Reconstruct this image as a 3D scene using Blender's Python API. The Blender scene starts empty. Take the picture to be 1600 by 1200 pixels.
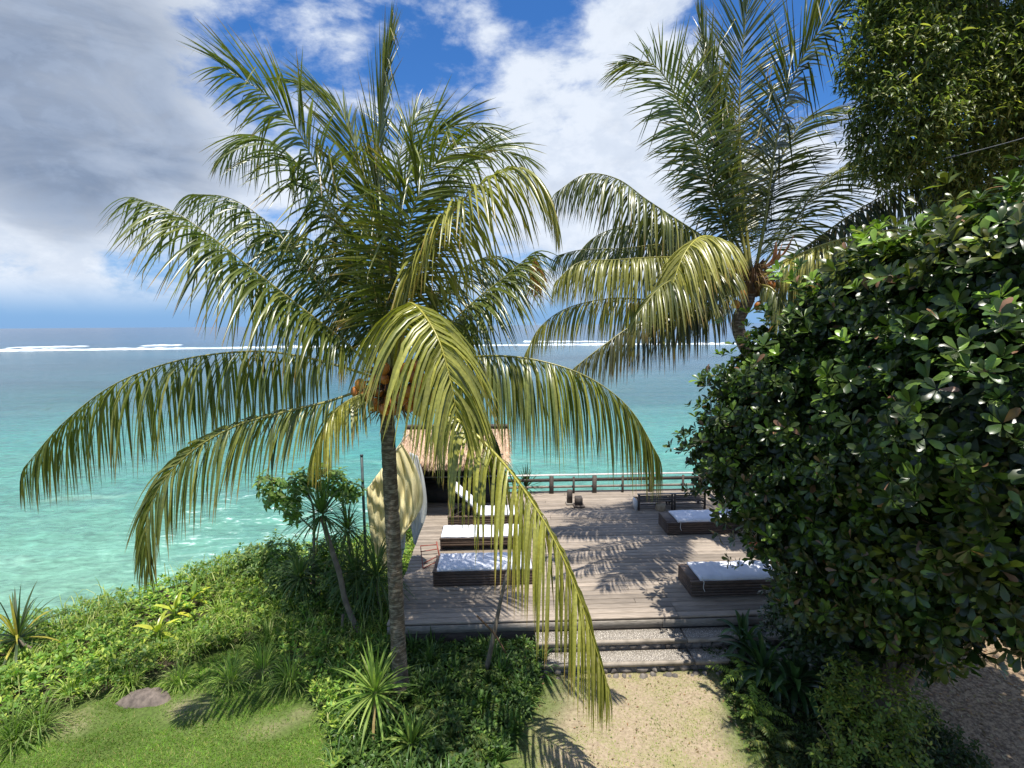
import bpy, math, random
import numpy as np
from mathutils import Vector, Matrix

random.seed(7)
R = np.random.default_rng(11)
SC = bpy.context.scene
COL = SC.collection

# ------------------------------------------------------------------ camera
FPX, PITCH, ROLL, CAMH = 800.0, math.radians(6.6), math.radians(0.4), 4.8
cam_d = bpy.data.cameras.new('camera')
cam_d.sensor_width = 36.0
cam_d.lens = 36.0 * FPX / 1600.0
cam_d.clip_start = 0.05
cam_d.clip_end = 60000
cam = bpy.data.objects.new('camera', cam_d)
COL.objects.link(cam)
fwd = Vector((0, math.cos(PITCH), -math.sin(PITCH)))
up0 = Vector((0, math.sin(PITCH), math.cos(PITCH)))
rt0 = Vector((1, 0, 0))
c_, s_ = math.cos(ROLL), math.sin(ROLL)
rt = rt0 * c_ - up0 * s_
up = rt0 * s_ + up0 * c_
cam.matrix_world = Matrix(((rt.x, up.x, -fwd.x, 0), (rt.y, up.y, -fwd.y, 0), (rt.z, up.z, -fwd.z, CAMH), (0, 0, 0, 1)))
SC.camera = cam


def ray(px, py):
    return fwd + rt * ((px - 800) / FPX) + up * ((600 - py) / FPX)


def P(px, py, Y):
    r = ray(px, py)
    t = Y / r.y
    return Vector((r.x * t, Y, CAMH + r.z * t))


def G(px, py, z=0.0):
    r = ray(px, py)
    t = (z - CAMH) / r.z
    return Vector((r.x * t, r.y * t, z))


# ------------------------------------------------------------------ light
SUN = Vector((0.06, -0.22, 1.0)).normalized()
world = bpy.data.worlds.new('World')
SC.world = world
world.use_nodes = True
sun_d = bpy.data.lights.new('sun', 'SUN')
sun_d.energy = 5.0
sun_d.angle = math.radians(0.5)
sun_d.color = (1.0, 0.95, 0.87)
sun = bpy.data.objects.new('sun', sun_d)
COL.objects.link(sun)
sun.rotation_euler = SUN.to_track_quat('Z', 'Y').to_euler()
SC.view_settings.view_transform = 'Standard'
SC.view_settings.look = 'None'
SC.view_settings.exposure = 0.5
SC.view_settings.gamma = 1.0
SC.view_settings.use_curve_mapping = False


class NT:
    """small node-tree helper"""
    def __init__(self, nt):
        self.nt = nt
        nt.nodes.clear()

    def n(self, t, inp=None, **kw):
        nd = self.nt.nodes.new(t)
        for k, v in kw.items():
            setattr(nd, k, v)
        for k, v in (inp or {}).items():
            self.set(nd, k, v)
        return nd

    def set(self, nd, k, v):
        s = nd.inputs[k]
        if isinstance(v, bpy.types.NodeSocket):
            self.nt.links.new(v, s)
        elif isinstance(v, bpy.types.Node):
            self.nt.links.new(v.outputs[0], s)
        else:
            if hasattr(s.default_value, '__len__') and len(s.default_value) == 4 and len(v) == 3:
                v = (*v, 1)
            s.default_value = v

    def math(self, op, a, b=0.0, clamp=False):
        return self.n('ShaderNodeMath', {0: a, 1: b}, operation=op, use_clamp=clamp).outputs[0]

    def mix(self, f, a, b, blend='MIX'):
        nd = self.n('ShaderNodeMix', data_type='RGBA', blend_type=blend)
        self.set(nd, 0, f)
        self.set(nd, 6, a)
        self.set(nd, 7, b)
        return nd.outputs[2]

    def noise(self, vec, scale, detail=4, rough=0.55, dist=0.0):
        nd = self.n('ShaderNodeTexNoise', {'Scale': scale, 'Detail': detail, 'Roughness': rough, 'Distortion': dist})
        if vec is not None:
            self.set(nd, 'Vector', vec)
        return nd.outputs[0]

    def step(self, v, a, b, c=0.0, d=1.0):
        nd = self.n('ShaderNodeMapRange', {0: v, 1: a, 2: b, 3: c, 4: d}, interpolation_type='SMOOTHSTEP')
        return nd.outputs[0]

    def scale(self, vec, s):
        return self.n('ShaderNodeMapping', {'Vector': vec, 'Scale': s}).outputs[0]


def build_world():
    t = NT(world.node_tree)
    sky = t.n('ShaderNodeTexSky', sky_type='NISHITA', sun_disc=False, sun_elevation=math.asin(SUN.z),
              sun_rotation=math.atan2(SUN.x, SUN.y), altitude=300.0, air_density=1.0, dust_density=0.35, ozone_density=4.0)
    tc = t.n('ShaderNodeTexCoord')
    d = t.n('ShaderNodeVectorMath', {0: tc.outputs['Generated']}, operation='NORMALIZE').outputs[0]
    dz = t.n('ShaderNodeSeparateXYZ', {0: d}).outputs[2]
    ds = t.scale(d, (1.0, 1.0, 2.3))
    n1 = t.noise(ds, 4.6, 10, 0.60, 0.25)
    n2 = t.noise(t.scale(d, (1.2, 1.2, 2.0)), 14.0, 8, 0.62, 0.2)

    def blob(px, py, r, w):
        v = ray(px, py).normalized()
        dist = t.n('ShaderNodeVectorMath', {0: d, 1: tuple(v)}, operation='DISTANCE').outputs['Value']
        return t.math('MULTIPLY', t.step(dist, r, 0.0), w)
    den = t.math('ADD', n1, t.math('MULTIPLY', t.math('SUBTRACT', n2, 0.5), 0.30))
    den = t.math('ADD', den, -0.015)
    for b in ((60, 60, 0.44, 0.36), (300, 200, 0.22, 0.16), (60, 280, 0.24, 0.20), (300, 290, 0.18, 0.16), (930, 270, 0.30, 0.22), (960, 60, 0.24, 0.20), (820, 240, 0.2, 0.08),
              (560, 40, 0.14, 0.04), (650, 100, 0.14, -0.18), (720, 130, 0.12, -0.14), (870, 10, 0.12, -0.22), (890, 170, 0.10, -0.16), (1240, 80, 0.20, -0.24), (1190, 200, 0.2, 0.10),
              (210, 390, 0.09, -0.20), (60, 340, 0.12, 0.08), (20, 385, 0.07, -0.12), (120, 430, 0.16, 0.12), (350, 120, 0.15, -0.28), (430, 50, 0.12, -0.12), (1300, 330, 0.25, 0.14), (450, 470, 0.12, -0.08)):
        den = t.math('ADD', den, blob(*b))
    mask = t.step(den, 0.40, 0.66)
    hor = t.step(dz, 0.012, 0.085)
    mask = t.math('MULTIPLY', mask, hor)
    mask = t.math('MULTIPLY', mask, 0.95)
    # grey bases where the layer is thick
    soft = t.step(t.noise(t.scale(d, (1, 1, 2.6)), 4.5, 6, 0.55, 0.6), 0.3, 0.72)
    grey = t.math('ADD', blob(110, 120, 0.29, 1.35), t.math('MULTIPLY', t.step(den, 0.72, 1.0), 0.35), True)
    grey = t.math('ADD', grey, t.math('MULTIPLY', t.math('SUBTRACT', n2, 0.5), -0.5), True)
    grey = t.math('MULTIPLY', grey, t.math('ADD', t.math('MULTIPLY', soft, 0.35), 0.65), True)
    ccol = t.mix(grey, (0.80, 0.86, 0.95), (0.21, 0.27, 0.38))
    ccol = t.mix(t.math('MULTIPLY', t.step(n2, 0.60, 0.40), 0.25), ccol, (0.48, 0.58, 0.75))
    # cyan-ish pale band over the sea
    skc = t.n('ShaderNodeHueSaturation', {'Saturation': 1.1, 'Value': 1.0, 'Color': t.n('ShaderNodeVectorMath', {0: sky.outputs[0], 1: (0.78, 1.0, 1.3)}, operation='MULTIPLY').outputs[0]}).outputs[0]
    bga = t.n('ShaderNodeBackground', {0: skc, 1: 0.088})
    bgh = t.n('ShaderNodeBackground', {0: (0.24, 0.47, 0.84, 1), 1: 0.66})
    bg1 = t.n('ShaderNodeMixShader', {0: t.math('MULTIPLY', t.step(dz, 0.30, -0.02), 0.92), 1: bga.outputs[0], 2: bgh.outputs[0]})
    bg2 = t.n('ShaderNodeBackground', {0: ccol, 1: 0.76})
    mx = t.n('ShaderNodeMixShader', {0: mask, 1: bg1.outputs[0], 2: bg2.outputs[0]})
    t.n('ShaderNodeOutputWorld', {0: mx.outputs[0]})


build_world()

# ------------------------------------------------------------------ materials


def mat(name, f):
    m = bpy.data.materials.new(name)
    m.use_nodes = True
    t = NT(m.node_tree)
    out = f(t)
    t.n('ShaderNodeOutputMaterial', {0: out})
    return m


def leaf_mat(name, rough=0.35, trans=0.35, spec=0.5, ns=30.0, tboost=(1.5, 1.7, 0.6)):
    def f(t):
        col = t.n('ShaderNodeAttribute', attribute_name='tint').outputs[0]
        pos = t.n('ShaderNodeNewGeometry').outputs[0]
        nz = t.step(t.noise(pos, ns, 3), 0.2, 0.8, 0.75, 1.25)
        c = t.n('ShaderNodeVectorMath', {0: col, 1: nz}, operation='MULTIPLY')
        c = c.outputs[0]
        p = t.n('ShaderNodeBsdfPrincipled', {'Base Color': c, 'Roughness': rough, 'Specular IOR Level': spec})
        tc = t.n('ShaderNodeVectorMath', {0: c, 1: tboost}, operation='MULTIPLY').outputs[0]
        tr = t.n('ShaderNodeBsdfTranslucent', {0: tc})
        return t.n('ShaderNodeMixShader', {0: trans, 1: p.outputs[0], 2: tr.outputs[0]}).outputs[0]
    return mat(name, f)


def plain(name, col, rough=0.6, col2=None, scale=8.0, stretch=(1, 1, 1), bump=0.0, rnd=0.0, metal=0.0, detail=6, gen=False, lo=0.3, hi=0.7, spec=0.5):
    def f(t):
        tc = t.n('ShaderNodeTexCoord')
        v = t.scale(tc.outputs['Object'] if gen else t.n('ShaderNodeNewGeometry').outputs[0], stretch)
        if rnd:
            oi = t.n('ShaderNodeObjectInfo')
            v = t.n('ShaderNodeVectorMath', {0: v, 1: t.n('ShaderNodeCombineXYZ', {0: t.math('MULTIPLY', oi.outputs['Random'], 37.0), 1: 0.0, 2: t.math('MULTIPLY', oi.outputs['Random'], 11.0)}).outputs[0]}, operation='ADD').outputs[0]
        nz = t.noise(v, scale, detail, 0.6)
        c = t.mix(t.step(nz, lo, hi), col, col2 or tuple(x * 0.7 for x in col))
        if rnd:
            fac = t.n('ShaderNodeMapRange', {0: oi.outputs['Random'], 3: 1 - rnd, 4: 1 + rnd}).outputs[0]
            c = t.n('ShaderNodeVectorMath', {0: c, 1: fac}, operation='MULTIPLY').outputs[0]
        ins = {'Base Color': c, 'Roughness': rough, 'Metallic': metal, 'Specular IOR Level': spec}
        if bump:
            ins['Normal'] = t.n('ShaderNodeBump', {'Strength': bump, 'Distance': 0.02, 'Height': nz}).outputs[0]
        return t.n('ShaderNodeBsdfPrincipled', ins).outputs[0]
    return mat(name, f)


M_PALM = leaf_mat('palm_leaf', 0.33, 0.22, 0.6)
M_LEAF = leaf_mat('glossy_leaf', 0.32, 0.2, 0.45, 12.0)
M_SOFT = leaf_mat('soft_leaf', 0.5, 0.38, 0.35, 12.0)
M_HANG = leaf_mat('sickle_leaf', 0.4, 0.42, 0.5, 12.0)
M_GRASS = leaf_mat('grass_blade', 0.55, 0.4, 0.3, 4.0)
M_RACHIS = plain('frond_rib', (0.30, 0.27, 0.06), 0.45, (0.20, 0.20, 0.05), 6)
M_BARK = plain('branch_bark', (0.22, 0.18, 0.13), 0.85, (0.10, 0.08, 0.06), 14, (1, 1, 0.4), 0.6)
M_PEAT = plain('dry_fibre', (0.16, 0.095, 0.045), 0.9, (0.06, 0.035, 0.02), 30, (1, 1, 0.3), 0.6)
M_COCO = plain('coconut_husk', (0.60, 0.22, 0.03), 0.38, (0.38, 0.13, 0.03), 9, rnd=0.3)
M_CUSH = plain('cushion_canvas', (0.76, 0.78, 0.84), 0.85, (0.66, 0.68, 0.75), 5, bump=0.15)
M_FRAMEW = plain('lounger_wood', (0.115, 0.078, 0.055), 0.6, (0.055, 0.036, 0.028), 7, (1, 1, 7), 0.3, 0.2)
M_WHITE = plain('white_piping', (0.78, 0.78, 0.76), 0.7)
M_DWOOD = plain('dark_weathered_wood', (0.10, 0.08, 0.065), 0.75, (0.05, 0.04, 0.035), 9, (1, 1, 6), 0.3, 0.2)
M_GWOOD = plain('grey_weathered_wood', (0.30, 0.27, 0.23), 0.8, (0.17, 0.15, 0.125), 9, (1.0, 8, 8), 0.3, 0.2)
M_RED = plain('red_painted_wood', (0.33, 0.075, 0.045), 0.5, (0.2, 0.05, 0.035), 12)
M_TERRA = plain('terracotta', (0.55, 0.14, 0.05), 0.55, (0.42, 0.10, 0.04), 14, bump=0.3)
M_THATCH = plain('thatch_straw', (0.52, 0.37, 0.26), 0.9, (0.26, 0.17, 0.11), 26, (1, 0.5, 0.5), 0.7)
M_ROPE = plain('rope', (0.33, 0.31, 0.27), 0.9)
M_WIRE = plain('cable_sheath', (0.25, 0.25, 0.26), 0.5)
M_CONC = plain('old_concrete', (0.36, 0.31, 0.25), 0.9, (0.19, 0.165, 0.13), 6, bump=0.5)
M_STONE = plain('volcanic_stone', (0.22, 0.19, 0.16), 0.85, (0.09, 0.08, 0.07), 7, bump=0.8, rnd=0.35)
M_PEBBLE = plain('pebbles', (0.80, 0.75, 0.66), 0.6, (0.42, 0.38, 0.33), 38, bump=0.3, lo=0.4, hi=0.6)
M_MORTAR = plain('step_mortar', (0.25, 0.22, 0.18), 0.95, (0.15, 0.13, 0.11), 20, bump=0.6)
M_ROCK = plain('flat_rock', (0.20, 0.16, 0.13), 0.9, (0.075, 0.06, 0.05), 9, bump=1.0)
M_DARK = plain('hut_shade_dark', (0.05, 0.045, 0.04), 0.9)  # dark tone stands in for the shade inside the hut
M_POST = plain('dark_metal_post', (0.06, 0.09, 0.09), 0.5, (0.035, 0.05, 0.05), 8)
M_SURF = plain('sea_foam', (0.78, 0.82, 0.85), 0.9, (0.45, 0.55, 0.62), 0.5, spec=0.1)
M_ISLE = plain('haze_blue_island', (0.14, 0.23, 0.33), 1.0, (0.11, 0.19, 0.29), 0.003, spec=0)  # distance haze is put into this blue


def palm_bark():
    def f(t):
        pos = t.n('ShaderNodeNewGeometry').outputs[0]
        n = t.noise(t.scale(pos, (1, 1, 2.5)), 9, 7, 0.65)
        n2 = t.noise(pos, 60, 4, 0.6)
        z = t.n('ShaderNodeSeparateXYZ', {0: pos}).outputs[2]
        zz = t.math('ADD', z, t.math('MULTIPLY', t.noise(pos, 6, 2), 0.06))
        w = t.math('FRACT', t.math('MULTIPLY', zz, 17.0))
        ring = t.step(w, 0.0, 0.25)
        c = t.mix(t.step(n, 0.42, 0.62), (0.10, 0.072, 0.05), (0.29, 0.24, 0.185))
        c = t.mix(t.step(n2, 0.55, 0.75, 0, 0.5), c, (0.07, 0.055, 0.04))
        c = t.mix(ring, (0.065, 0.05, 0.038), c)
        h = t.math('ADD', t.math('MULTIPLY', w, 0.6), n2)
        b = t.n('ShaderNodeBump', {'Strength': 0.6, 'Distance': 0.02, 'Height': h}).outputs[0]
        return t.n('ShaderNodeBsdfPrincipled', {'Base Color': c, 'Roughness': 0.85, 'Normal': b}).outputs[0]
    return mat('palm_bark', f)


M_PBARK = palm_bark()


def cloth_mat(name, col):
    def f(t):
        pos = t.n('ShaderNodeNewGeometry').outputs[0]
        n = t.noise(pos, 3, 4)
        c = t.mix(t.step(n, 0.3, 0.7), col, tuple(x * 0.9 for x in col))
        p = t.n('ShaderNodeBsdfPrincipled', {'Base Color': c, 'Roughness': 0.85, 'Specular IOR Level': 0.2})
        tr = t.n('ShaderNodeBsdfTranslucent', {0: c})
        return t.n('ShaderNodeMixShader', {0: 0.3, 1: p.outputs[0], 2: tr.outputs[0]}).outputs[0]
    return mat(name, f)


M_CREAM = cloth_mat('cream_canvas', (0.84, 0.76, 0.44))
M_SHEET = cloth_mat('white_sheet', (0.66, 0.68, 0.68))


def plank_mat():
    def f(t):
        oi = t.n('ShaderNodeObjectInfo')
        pos = t.n('ShaderNodeNewGeometry').outputs[0]
        rv = t.n('ShaderNodeCombineXYZ', {0: t.math('MULTIPLY', oi.outputs['Random'], 50.0)}).outputs[0]
        v = t.n('ShaderNodeVectorMath', {0: pos, 1: rv}, operation='ADD').outputs[0]
        g = t.noise(t.scale(v, (1.2, 22, 22)), 3.0, 6, 0.65)
        g2 = t.noise(t.scale(v, (1.0, 2.0, 1)), 1.6, 4)
        c = t.mix(t.step(g, 0.3, 0.7), (0.40, 0.335, 0.27), (0.22, 0.18, 0.14))
        c = t.mix(t.step(g2, 0.45, 0.75, 0, 0.45), c, (0.20, 0.17, 0.14))
        br = t.n('ShaderNodeMapRange', {0: oi.outputs['Random'], 3: 0.72, 4: 1.18}).outputs[0]
        c = t.n('ShaderNodeVectorMath', {0: c, 1: br}, operation='MULTIPLY').outputs[0]
        b = t.n('ShaderNodeBump', {'Strength': 0.4, 'Distance': 0.01, 'Height': g}).outputs[0]
        return t.n('ShaderNodeBsdfPrincipled', {'Base Color': c, 'Roughness': 0.7, 'Normal': b, 'Specular IOR Level': 0.4}).outputs[0]
    return mat('deck_plank', f)


M_PLANK = plank_mat()


def ground_mat():
    def f(t):
        pos = t.n('ShaderNodeNewGeometry').outputs[0]
        n = t.noise(pos, 1.3, 6, 0.6)
        nf = t.noise(pos, 22, 6, 0.7)
        nv = t.noise(pos, 70, 3, 0.7)
        att = t.n('ShaderNodeAttribute', attribute_name='tint')
        sep = t.n('ShaderNodeSeparateXYZ', {0: att.outputs[1]})
        lawn, bed = sep.outputs[0], sep.outputs[1]
        sand = t.mix(t.step(nf, 0.3, 0.7), (0.43, 0.345, 0.235), (0.28, 0.215, 0.145))
        sand = t.mix(t.step(nv, 0.55, 0.8, 0, 0.4), sand, (0.20, 0.15, 0.10))
        mo = t.math('ADD', t.noise(pos, 34, 5, 0.75), t.math('MULTIPLY', t.math('SUBTRACT', t.noise(pos, 2.2, 4), 0.5), 0.7))
        sand = t.mix(t.step(mo, 0.46, 0.66, 0, 0.7), sand, (0.25, 0.26, 0.09))
        gr = t.mix(t.step(nf, 0.3, 0.7), (0.11, 0.17, 0.035), (0.06, 0.09, 0.02))
        soil = t.mix(t.step(nf, 0.3, 0.7), (0.075, 0.055, 0.04), (0.03, 0.024, 0.018))
        soil = t.mix(t.step(nv, 0.52, 0.75, 0, 0.7), soil, (0.22, 0.17, 0.12))
        lm = t.step(t.math('ADD', lawn, t.math('MULTIPLY', t.math('SUBTRACT', n, 0.5), 0.9)), 0.2, 0.95)
        c = t.mix(lm, sand, gr)
        soil = t.mix(t.step(t.n('ShaderNodeSeparateXYZ', {0: pos}).outputs[0], 4.6, 5.8), soil, t.mix(t.step(nf, 0.35, 0.65), (0.42, 0.31, 0.19), (0.13, 0.09, 0.06)))
        c = t.mix(bed, c, soil)
        b = t.n('ShaderNodeBump', {'Strength': 0.7, 'Distance': 0.04, 'Height': nf}).outputs[0]
        return t.n('ShaderNodeBsdfPrincipled', {'Base Color': c, 'Roughness': 0.95, 'Normal': b, 'Specular IOR Level': 0.2}).outputs[0]
    return mat('garden_ground', f)


def sea_mat():
    def f(t):
        pos = t.n('ShaderNodeNewGeometry').outputs[0]
        s = t.n('ShaderNodeSeparateXYZ', {0: pos})
        # off-shore distance, with wandering sand bars
        ps = t.scale(pos, (0.4, 1, 1))
        off = t.math('ADD', s.outputs[1], t.math('MULTIPLY', s.outputs[0], -0.06))
        wob = t.math('MULTIPLY', t.math('SUBTRACT', t.noise(ps, 0.05, 4), 0.5), 1.0)
        lo = t.math('LOGARITHM', t.math('MAXIMUM', off, 5.0), 10.0)
        u = t.math('ADD', lo, t.math('MULTIPLY', wob, 0.5))
        ramp = t.n('ShaderNodeValToRGB', {0: t.math('DIVIDE', u, 4.0)})
        cr = ramp.color_ramp
        stops = [(0.24, (0.20, 0.36, 0.25)), (0.32, (0.11, 0.28, 0.21)), (0.375, (0.065, 0.24, 0.20)), (0.43, (0.042, 0.13, 0.13)), (0.50, (0.04, 0.09, 0.11)),
                 (0.575, (0.03, 0.09, 0.12)), (0.60, (0.018, 0.07, 0.13)), (0.75, (0.012, 0.055, 0.12)), (0.9, (0.008, 0.04, 0.10))]
        while len(cr.elements) > 1:
            cr.elements.remove(cr.elements[-1])
        cr.elements[0].position = stops[0][0]
        cr.elements[0].color = (*stops[0][1], 1)
        for p, c in stops[1:]:
            e = cr.elements.new(p)
            e.color = (*c, 1)
        col = ramp.outputs[0]
        # sea-grass and sand patches seen through the shallow water
        pt = t.noise(t.scale(pos, (0.35, 1, 1)), 0.22, 6, 0.62, 0.4)
        pm = t.math('MULTIPLY', t.step(pt, 0.50, 0.68), t.step(off, 90, 14))
        col = t.mix(t.math('MULTIPLY', pm, 0.55), col, (0.10, 0.24, 0.21))
        pw = t.math('MULTIPLY', t.step(t.noise(t.scale(pos, (0.5, 1, 1)), 0.35, 4, 0.6, 0.6), 0.55, 0.7), t.step(off, 45, 12))
        col = t.mix(t.math('MULTIPLY', pw, 0.35), col, (0.42, 0.62, 0.47))
        # wavelets: crests lighter, troughs darker (slope shading painted into the colour)
        w1 = t.noise(t.scale(pos, (0.45, 1, 1)), 1.6, 7, 0.62, 0.8)
        w2 = t.noise(t.scale(pos, (0.3, 1, 1)), 0.3, 6, 0.62, 0.5)
        # foam flecks where the water meets the rocks
        fx = t.n('ShaderNodeVectorMath', {0: pos, 1: (-10.0, 21.0, -3.2)}, operation='DISTANCE').outputs['Value']
        w0 = t.noise(t.scale(pos, (0.6, 1.4, 1)), 3.2, 5, 0.6, 0.6)
        w3 = t.noise(t.scale(pos, (0.12, 1, 1)), 0.045, 5, 0.6, 0.3)
        near = t.step(off, 120, 12)
        rip = t.math('ADD', t.math('MULTIPLY', t.math('SUBTRACT', w0, 0.5), t.math('MULTIPLY', near, 1.5)), t.math('ADD', t.math('MULTIPLY', t.math('SUBTRACT', w1, 0.5), 0.9), t.math('MULTIPLY', t.math('SUBTRACT', w3, 0.5), 1.6)))
        col = t.n('ShaderNodeVectorMath', {0: col, 1: t.math('MAXIMUM', t.math('ADD', rip, 1.0), 0.3)}, operation='MULTIPLY').outputs[0]  # ripple light and dark multiplied into the water colour
        fo = t.math('MULTIPLY', t.step(fx, 7.0, 1.5), t.math('MULTIPLY', t.step(w0, 0.52, 0.66), t.step(w1, 0.45, 0.62)))
        fl = t.math('MULTIPLY', t.step(w1, 0.80, 0.9), 0.25)
        fo = t.math('MAXIMUM', fo, fl)
        col = t.mix(t.math('MULTIPLY', fo, 0.8), col, (0.78, 0.85, 0.82))
        h = t.math('ADD', t.math('ADD', t.math('MULTIPLY', w1, 0.4), t.math('MULTIPLY', w0, 0.14)), t.math('MULTIPLY', w2, 1.2))
        b = t.n('ShaderNodeBump', {'Strength': 1.0, 'Distance': 0.35, 'Height': h}).outputs[0]
        return t.n('ShaderNodeBsdfPrincipled', {'Base Color': col, 'Roughness': 0.16, 'IOR': 1.33, 'Normal': b}).outputs[0]
    return mat('sea_water', f)


# ------------------------------------------------------------------ mesh helpers


def link(o, parent=None):
    COL.objects.link(o)
    if parent is not None:
        o.parent = parent
    return o


def meshdata(name, V, F, m, smooth=False, tint=None):
    """V (n,3); F = list of int arrays (k,3) / (k,4) or plain python lists"""
    V = np.asarray(V, dtype=np.float32).reshape(-1, 3)
    me = bpy.data.meshes.new(name)
    if isinstance(F, np.ndarray):
        F = [F]
    if F and not isinstance(F[0], np.ndarray):
        tot = [len(f) for f in F]
        idx = [i for f in F for i in f]
    else:
        tot, idx = [], []
        tot = np.concatenate([np.full(len(f), f.shape[1]) for f in F])
        idx = np.concatenate([f.ravel() for f in F])
    tot = np.asarray(tot, dtype=np.int32)
    idx = np.asarray(idx, dtype=np.int32)
    me.vertices.add(len(V))
    me.vertices.foreach_set('co', V.ravel())
    me.loops.add(len(idx))
    me.loops.foreach_set('vertex_index', idx)
    me.polygons.add(len(tot))
    st = np.zeros(len(tot), dtype=np.int32)
    st[1:] = np.cumsum(tot)[:-1]
    me.polygons.foreach_set('loop_start', st)
    if smooth:
        me.polygons.foreach_set('use_smooth', np.ones(len(tot), dtype=bool))
    if tint is not None:
        a = me.attributes.new('tint', 'FLOAT_COLOR', 'POINT')
        T = np.ones((len(V), 4), dtype=np.float32)
        T[:, :3] = tint
        a.data.foreach_set('color', T.ravel())
    me.materials.append(m)
    me.update(calc_edges=True)
    return me


def mk(name, V, F, m, parent=None, smooth=False, tint=None, kind=None):
    o = bpy.data.objects.new(name, meshdata(name, V, F, m, smooth, tint))
    if kind:
        o['kind'] = kind
    return link(o, parent)


def tag(o, label=None, cat=None, group=None):
    if label:
        o['label'] = label
    if cat:
        o['category'] = cat
    if group:
        o['group'] = group
    return o


def thing(name, label, cat, loc=(0, 0, 0), rz=0.0, group=None):
    o = bpy.data.objects.new(name, None)
    o.empty_display_size = 0.1
    o.location = loc
    o.rotation_euler = (0, 0, rz)
    link(o)
    return tag(o, label, cat, group)


def dup(root, label=None, loc=None, rz=None):
    def cp(o, par):
        c = o.copy()
        COL.objects.link(c)
        c.parent = par
        for ch in [x for x in kids.get(o.name, [])]:
            cp(ch, c)
        return c
    kids = {}
    for o in list(COL.objects):
        if o.parent:
            kids.setdefault(o.parent.name, []).append(o)
    r = cp(root, None)
    if label:
        r['label'] = label
    if loc is not None:
        r.location = loc
    if rz is not None:
        r.rotation_euler = (0, 0, rz)
    return r


def box(x0, x1, y0, y1, z0, z1, bev=0.0, jit=0.0):
    """box with a small chamfer on its top edges"""
    b = bev
    pts = [(x0, y0, z0), (x1, y0, z0), (x1, y1, z0), (x0, y1, z0),
           (x0, y0, z1 - b), (x1, y0, z1 - b), (x1, y1, z1 - b), (x0, y1, z1 - b),
           (x0 + b, y0 + b, z1), (x1 - b, y0 + b, z1), (x1 - b, y1 - b, z1), (x0 + b, y1 - b, z1)]
    V = np.array(pts)
    if jit:
        V = V + R.normal(0, jit, V.shape)
    F = [(3, 2, 1, 0), (0, 1, 5, 4), (1, 2, 6, 5), (2, 3, 7, 6), (3, 0, 4, 7)]
    if b:
        F += [(4, 5, 9, 8), (5, 6, 10, 9), (6, 7, 11, 10), (7, 4, 8, 11), (8, 9, 10, 11)]
    else:
        V = V[:8]
        F += [(4, 5, 6, 7)]
    return V, F


def join(parts):
    Vs, Fs, o = [], [], 0
    for V, F in parts:
        V = np.asarray(V)
        Vs.append(V)
        Fs += [tuple(int(i) + o for i in f) for f in F]
        o += len(V)
    return np.concatenate(Vs), Fs


def catmull(pts, n):
    p = np.array([tuple(q) for q in pts], dtype=float)
    p = np.vstack([2 * p[0] - p[1], p, 2 * p[-1] - p[-2]])
    out = []
    m = len(p) - 3
    fine = 24
    for i in range(m):
        t = np.linspace(0, 1, fine, endpoint=False)[:, None]
        a, b, c, d = p[i], p[i + 1], p[i + 2], p[i + 3]
        out.append(0.5 * ((2 * b) + (-a + c) * t + (2 * a - 5 * b + 4 * c - d) * t ** 2 + (-a + 3 * b - 3 * c + d) * t ** 3))
    out.append(p[-2][None])
    q = np.concatenate(out)
    s = np.concatenate([[0], np.cumsum(np.linalg.norm(np.diff(q, axis=0), axis=1))])
    u = np.linspace(0, s[-1], n)
    return np.stack([np.interp(u, s, q[:, k]) for k in range(3)], 1), s[-1]


def nrm(a):
    return a / np.maximum(np.linalg.norm(a, axis=-1, keepdims=True), 1e-9)


def tube(path, radii, k=8, cap=True, flat=1.0):
    path = np.asarray(path, dtype=float)
    n = len(path)
    radii = np.broadcast_to(np.asarray(radii, dtype=float), (n,))
    T = nrm(np.gradient(path, axis=0))
    ref = np.array([0.0, 0, 1]) if abs(T[0][2]) < 0.8 else np.array([0.0, 1, 0])
    A = nrm(np.cross(T, ref))
    B = np.cross(T, A)
    an = np.arange(k) * 2 * math.pi / k
    V = path[:, None] + radii[:, None, None] * (np.cos(an)[None, :, None] * A[:, None] + flat * np.sin(an)[None, :, None] * B[:, None])
    V = V.reshape(-1, 3)
    F = []
    for i in range(n - 1):
        for j in range(k):
            F.append((i * k + j, i * k + (j + 1) % k, (i + 1) * k + (j + 1) % k, (i + 1) * k + j))
    if cap:
        F.append(tuple(range(k))[::-1])
        F.append(tuple((n - 1) * k + j for j in range(k)))
    return V, F


def bar(a, b, r, k=6):
    return tube([tuple(a), tuple((Vector(a) + Vector(b)) / 2), tuple(b)], r, k)


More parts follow.
